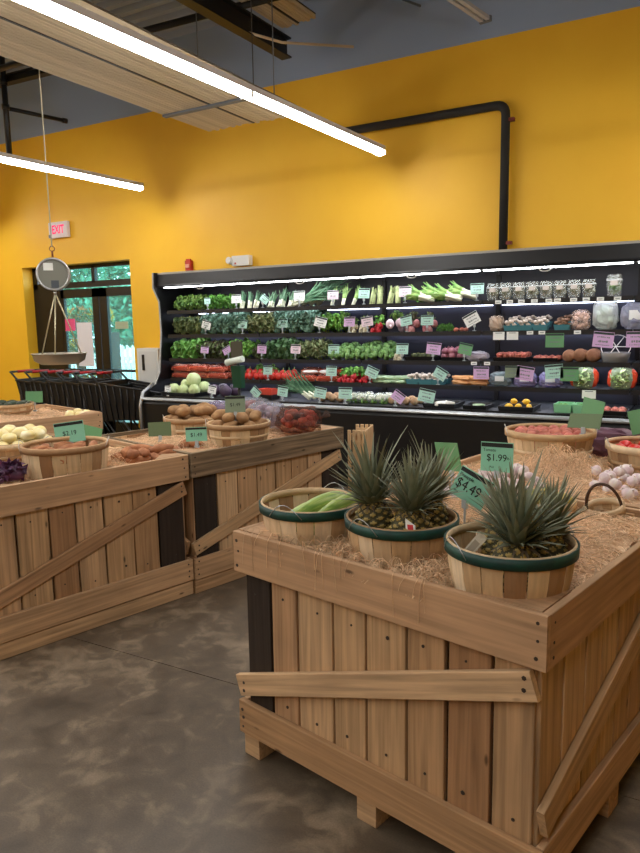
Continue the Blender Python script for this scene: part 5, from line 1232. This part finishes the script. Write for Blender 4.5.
# third shelf
row(3, -5.4, -5.03, 'lettuce', 'lettuce_head', 'bright green lettuce head', 'lettuce', 3, 2, 1.05); row(3, -5.03, -4.68, 'redleaf', 'red_lettuce', 'dark red lettuce head', 'lettuce', 3, 2)
row(3, -4.62, -4.32, 'cilantro', 'green_bunch', 'green leaf bunch behind bag dispenser', 'greens', 2, 2); row(3, -4.3, -4.15, 'redleaf', 'red_lettuce', 'low dark lettuce right of the dispenser', 'lettuce', 1, 1, .7)
row(3, -4.13, -3.75, 'collard', 'collard_bunch', 'dark collard green bunch', 'greens', 3, 2, .95); row(3, -3.73, -3.42, 'endive', 'curly_endive', 'curly green endive head', 'endive', 2, 2, .95)
row(3, -3.30, -2.66, 'broccoli', 'broccoli_crown', 'green broccoli crown', 'broccoli', 5, 2, 1.15, 6.30, .13, rx=.75, rise=.05)
row(3, -2.64, -2.5, 'white_radish', 'cut_vegetable', 'small pale cut vegetable bundle', 'vegetable', 1, 1, .9, 6.26)
def trayset(k, x, lab, inner, iname, ilab, icat, nx, ny, st, sc=1.0, kt='tray', y=6.36, dz=.012, lay=1):
    place(kt, 'black_tray', lab, 'tray', (x, y, SHZ[k]+.001), 0, 1, 'black trays in the cooler'); r = random.Random(lab)
    for l in range(lay):
        for i in range(nx):
            for j in range(ny):
                place(inner, iname, ilab, icat, (x+(i-(nx-1)/2)*st+r.uniform(-.008, .008), y-.02+(j-(ny-1)/2)*st, SHZ[k]+dz+l*st*.55), r.uniform(0, 6), sc*r.uniform(.9, 1.1), ilab+' group', r.uniform(-.3, .3), 0)
place('tray', 'black_tray', 'black tray of yellow-capped punnets on the third shelf', 'tray', (-2.35, 6.36, SHZ[3]+.001), 0, 1, 'black trays in the cooler')
PUN = [('tub', MB().lathe([(0, 0), (.03, 0), (.036, .06), (.033, .06), (.028, .006), (0, .006)], 12).mesh('tub', film('punnet', rgb(120, 130, 90), .5, .2))), ('filling', MB().blob((0, 0, .04), (.028, .028, .026), 9, 7, .2, 5, 1).mesh('filling', mat('punnet_fill', rgb(170, 160, 90), .6, col2=rgb(84, 90, 50), scale=30)))]
PROTO['punnet'] = PUN
for i in range(3):
    for j in range(2): place('punnet', 'small_punnet', f"small punnet in the black tray on the third shelf, {['front', 'rear'][j]} row, {nth(i, 3)}", 'punnet', (-2.43+.08*i, 6.29+.1*j, SHZ[3]+.0075), 0, 1, 'small punnets')
trayset(3, -2.04, 'black tray of red onions on the third shelf', 'onion', 'red_onion', 'mauve red onion in the third shelf tray', 'onion', 3, 3, .075, 1, 'tray_small', lay=2)
place('white_wrap', 'wrapped_pack', 'white cling-wrapped pack on the third shelf', 'pack', (-1.81, 6.28, SHZ[3]+.001))
trayset(3, -1.5, 'black tray of shallots on the third shelf', 'redpot', 'shallot', 'pinkish shallot in the third shelf tray', 'shallot', 5, 4, .055, .95, 'tray', dz=.03, lay=2)
trayset(3, -1.2, 'black tray of red potatoes on the third shelf', 'redpot', 'red_potato', 'red potato in the third shelf tray', 'potato', 4, 4, .058, 1, 'tray_small', dz=.03, lay=1)
row(3, -1.07, -.76, 'coconut', 'brown_root', 'round brown root', 'root vegetable', 3, 2, 1, 6.27, .12)
o = thing('clear_tub', 'clear round tub with spoked lid on the third shelf', 'tub', (-.64, 6.30, SHZ[3]+.001))
MB().lathe([(0, 0), (.10, 0), (.12, .08), (.12, .085), (.112, .08), (.095, .006), (0, .006)], 24).build('tub', film('tub_clear', rgb(220, 222, 222), .6, .1), o)
q = MB()
for i in range(6): q.tube([(.004*math.cos(i*PI/6), .004*math.sin(i*PI/6), 0), (.11*math.cos(i*PI/3), .11*math.sin(i*PI/3), 0)], .004, 5)
q.tube([(.115*math.cos(t), .115*math.sin(t), 0) for t in [2*PI*k/24 for k in range(25)]], .004, 5); q.build('spoked_lid', WHITEP, o, T(0, .0, .13) @ RX(1.0))
MB().blob((0, 0, .045), (.09, .09, .035), 14, 8, .2, 5, 3).build('contents', mat('brown_nuts', rgb(168, 130, 100), .7, col2=rgb(130, 90, 66), scale=30), o)
# fourth shelf
for l in range(2): row(4, -5.42, -4.66, 'carrot_bag', 'carrot_bag', f"red-orange carrot bag, {['lower', 'upper'][l]} layer,", 'carrots', 3, 2, 1, 6.27, .15, dz=l*.078, rzr=.12)
for d_ in range(2): row(4, -4.44, -3.78, 'pepper', 'red_pepper', f"red pepper in the {['front', 'rear'][d_]} line", 'pepper', 9, 1, 1, 6.26+.085*d_, dz=.035*d_)
row(4, -3.76, -3.24, 'carrot_bag', 'carrot_bag', 'orange carrot bundle at mid case', 'carrots', 2, 2, 1, 6.27, .12, rise=.06, rzr=.1); row(4, -3.7, -3.3, 'daikon', 'white_root', 'white root laid over the orange carrots', 'root vegetable', 2, 1, 1, 6.3, dz=.075, rzr=.2)
row(4, -4.4, -4.1, 'cilantro', 'green_bunch', 'pale green bunch behind the red peppers', 'greens', 2, 1, .8, 6.5); row(4, -3.25, -2.88, 'radish', 'radish_bunch', 'red and white radish bunch', 'radishes', 3, 2, 1.05, 6.26, .12)
for l in range(2): row(4, -2.86, -2.48, 'cucumber', 'pale_cucumber', f"pale green cucumber, {['lower', 'upper'][l]} layer,", 'cucumber', 4, 2, .95, 6.25, .09, dz=l*.036, rzr=.9)
row(4, -2.48, -2.12, 'white_mushrooms', 'mushroom_pack', 'open pack of white mushrooms', 'mushrooms', 3, 2, 1.05, 6.26, .13, rzr=.1)
for l in range(2): row(4, -2.04, -1.7, 'carrots', 'carrot_bundle', f"pale orange carrot bundle, {['lower', 'upper'][l]} layer,", 'carrots', 2, 1, .85, 6.27, dz=l*.04, rzr=.1)
place('grey_bag', 'leaf_bag', 'grey-green clear bag on the fourth shelf', 'bag', (-1.59, 6.27, SHZ[4]+.001))
for i, x in enumerate((-1.37, -1.15)): place('lilac_pack', 'lilac_pack', f"lilac printed pack on the fourth shelf, {nth(i, 2)}", 'pack', (x, 6.27, SHZ[4]+.001), 0, 1.05, 'lilac packs')
for i, x in enumerate((-.88, -.58, -.30)): place('salad_bag', 'salad_bag', f"red-edged salad bag on the fourth shelf, {nth(i, 3)}", 'salad bag', (x, 6.28, SHZ[4]+.001), 0, .92, 'salad bags')
# bottom deck
DK = 6.02
place('tray', 'black_tray', 'black tray of pale cabbages on the bottom deck', 'tray', (-5.05, DK, SHZ[5]+.001), 0, (1.6, .9, 1), 'black trays in the cooler')
for i, (x, y, z, s_) in enumerate(((-5.20, DK-.02, 0, .85), (-5.05, DK-.04, 0, .8), (-4.90, DK-.03, 0, .85), (-5.12, DK+.1, .05, .8), (-4.98, DK+.06, .09, 1.05), (-4.88, DK+.12, .02, .85))):
    place('cabbage', 'pale_cabbage', f"pale green cabbage on the bottom deck, {['at the left front', 'at the middle front', 'at the right front', 'behind at left', 'topmost and largest', 'behind at right'][i]}", 'cabbage', (x, y, SHZ[5]+.008+z), i*1.1, s_, 'pale cabbages')
row(5, -4.74, -4.42, 'red_cabbage', 'red_cabbage', 'dark purple cabbage', 'cabbage', 2, 2, .9, DK, .16)
place('tray_small', 'red_punnet', 'small red punnet behind the bags on the bottom deck', 'punnet', (-3.94, DK, SHZ[5]+.001), 0, (.8, .6, 1.4)).data.materials[0]
trp = link('x', tray(.16, .12, .06, mat('red_punnet', rgb(206, 70, 50), .5))); trp.name = 'tomato_punnet'; trp.location = (-3.94, DK-.02, SHZ[5]+.05); tag(trp, 'bright red cardboard punnet on the bottom deck', 'punnet')
for i in range(4): place('leek', 'leek_bundle', f"sloping leek bundle, white feet down, on the bottom deck, {nth(i, 4)}", 'leeks', (-3.42+.035*i, DK-.03+.05*i, SHZ[5]+.03), .15, .85, 'sloping leeks', 0, -1.0-.06*i)
row(5, -3.34, -3.06, 'root', 'celeriac', 'knobbly brown celeriac', 'celeriac', 3, 2, .9, DK, .12); row(5, -3.02, -2.6, 'cauliflower', 'cauliflower', 'wrapped white cauliflower', 'cauliflower', 4, 2, .95, DK, .14)
row(5, -2.6, -2.28, 'root', 'brown_root', 'brown root before the lilac card', 'root vegetable', 4, 2, .8, DK, .12)
trayset(5, -2.04, 'black tray of white daikon on the bottom deck', 'daikon', 'daikon', 'white daikon in the bottom deck tray', 'daikon', 1, 4, .045, 1, 'tray', y=DK)
trayset(5, -1.72, 'black tray with green avocados on the bottom deck', 'cucumber', 'green_vegetable', 'small pale green vegetable in the bottom deck tray', 'vegetable', 1, 2, .08, .6, 'tray_small', y=DK)
place('tray', 'black_tray', 'black tray of lemons on the bottom deck', 'tray', (-1.36, DK, SHZ[5]+.001), 0, 1, 'black trays in the cooler')
for i, (x, z) in enumerate(((-1.44, 0), (-1.36, .0), (-1.27, 0), (-1.405, .05), (-1.30, .05))): place('lemon', 'lemon', f"yellow lemon on the bottom deck, {['left', 'middle', 'right', 'raised left', 'raised right'][i]} of the five", 'lemon', (x, DK-.05+(.03 if z else 0), SHZ[5]+.01+z*.8), i*.9, .78, 'lemons')
for i, x in enumerate((-.99, -.84)):
    o = thing('green_box', f"green open cardboard box on the bottom deck, {nth(i, 2)}", 'box', (x, DK, SHZ[5]+.001), 0, 'green boxes'); link('carton', tray(.13, .2, .07, mat('green_carton', rgb(130, 196, 150), .6)), o); link('contents', lumps(.12, .18, .08, .024, 12, i, GRN['cilantro']), o)
trayset(5, -.6, 'black tray of reddish roots at the right of the bottom deck', 'redpot', 'red_root', 'reddish root in the right bottom tray', 'root vegetable', 3, 3, .06, 1, 'tray_small', y=DK, dz=.03)
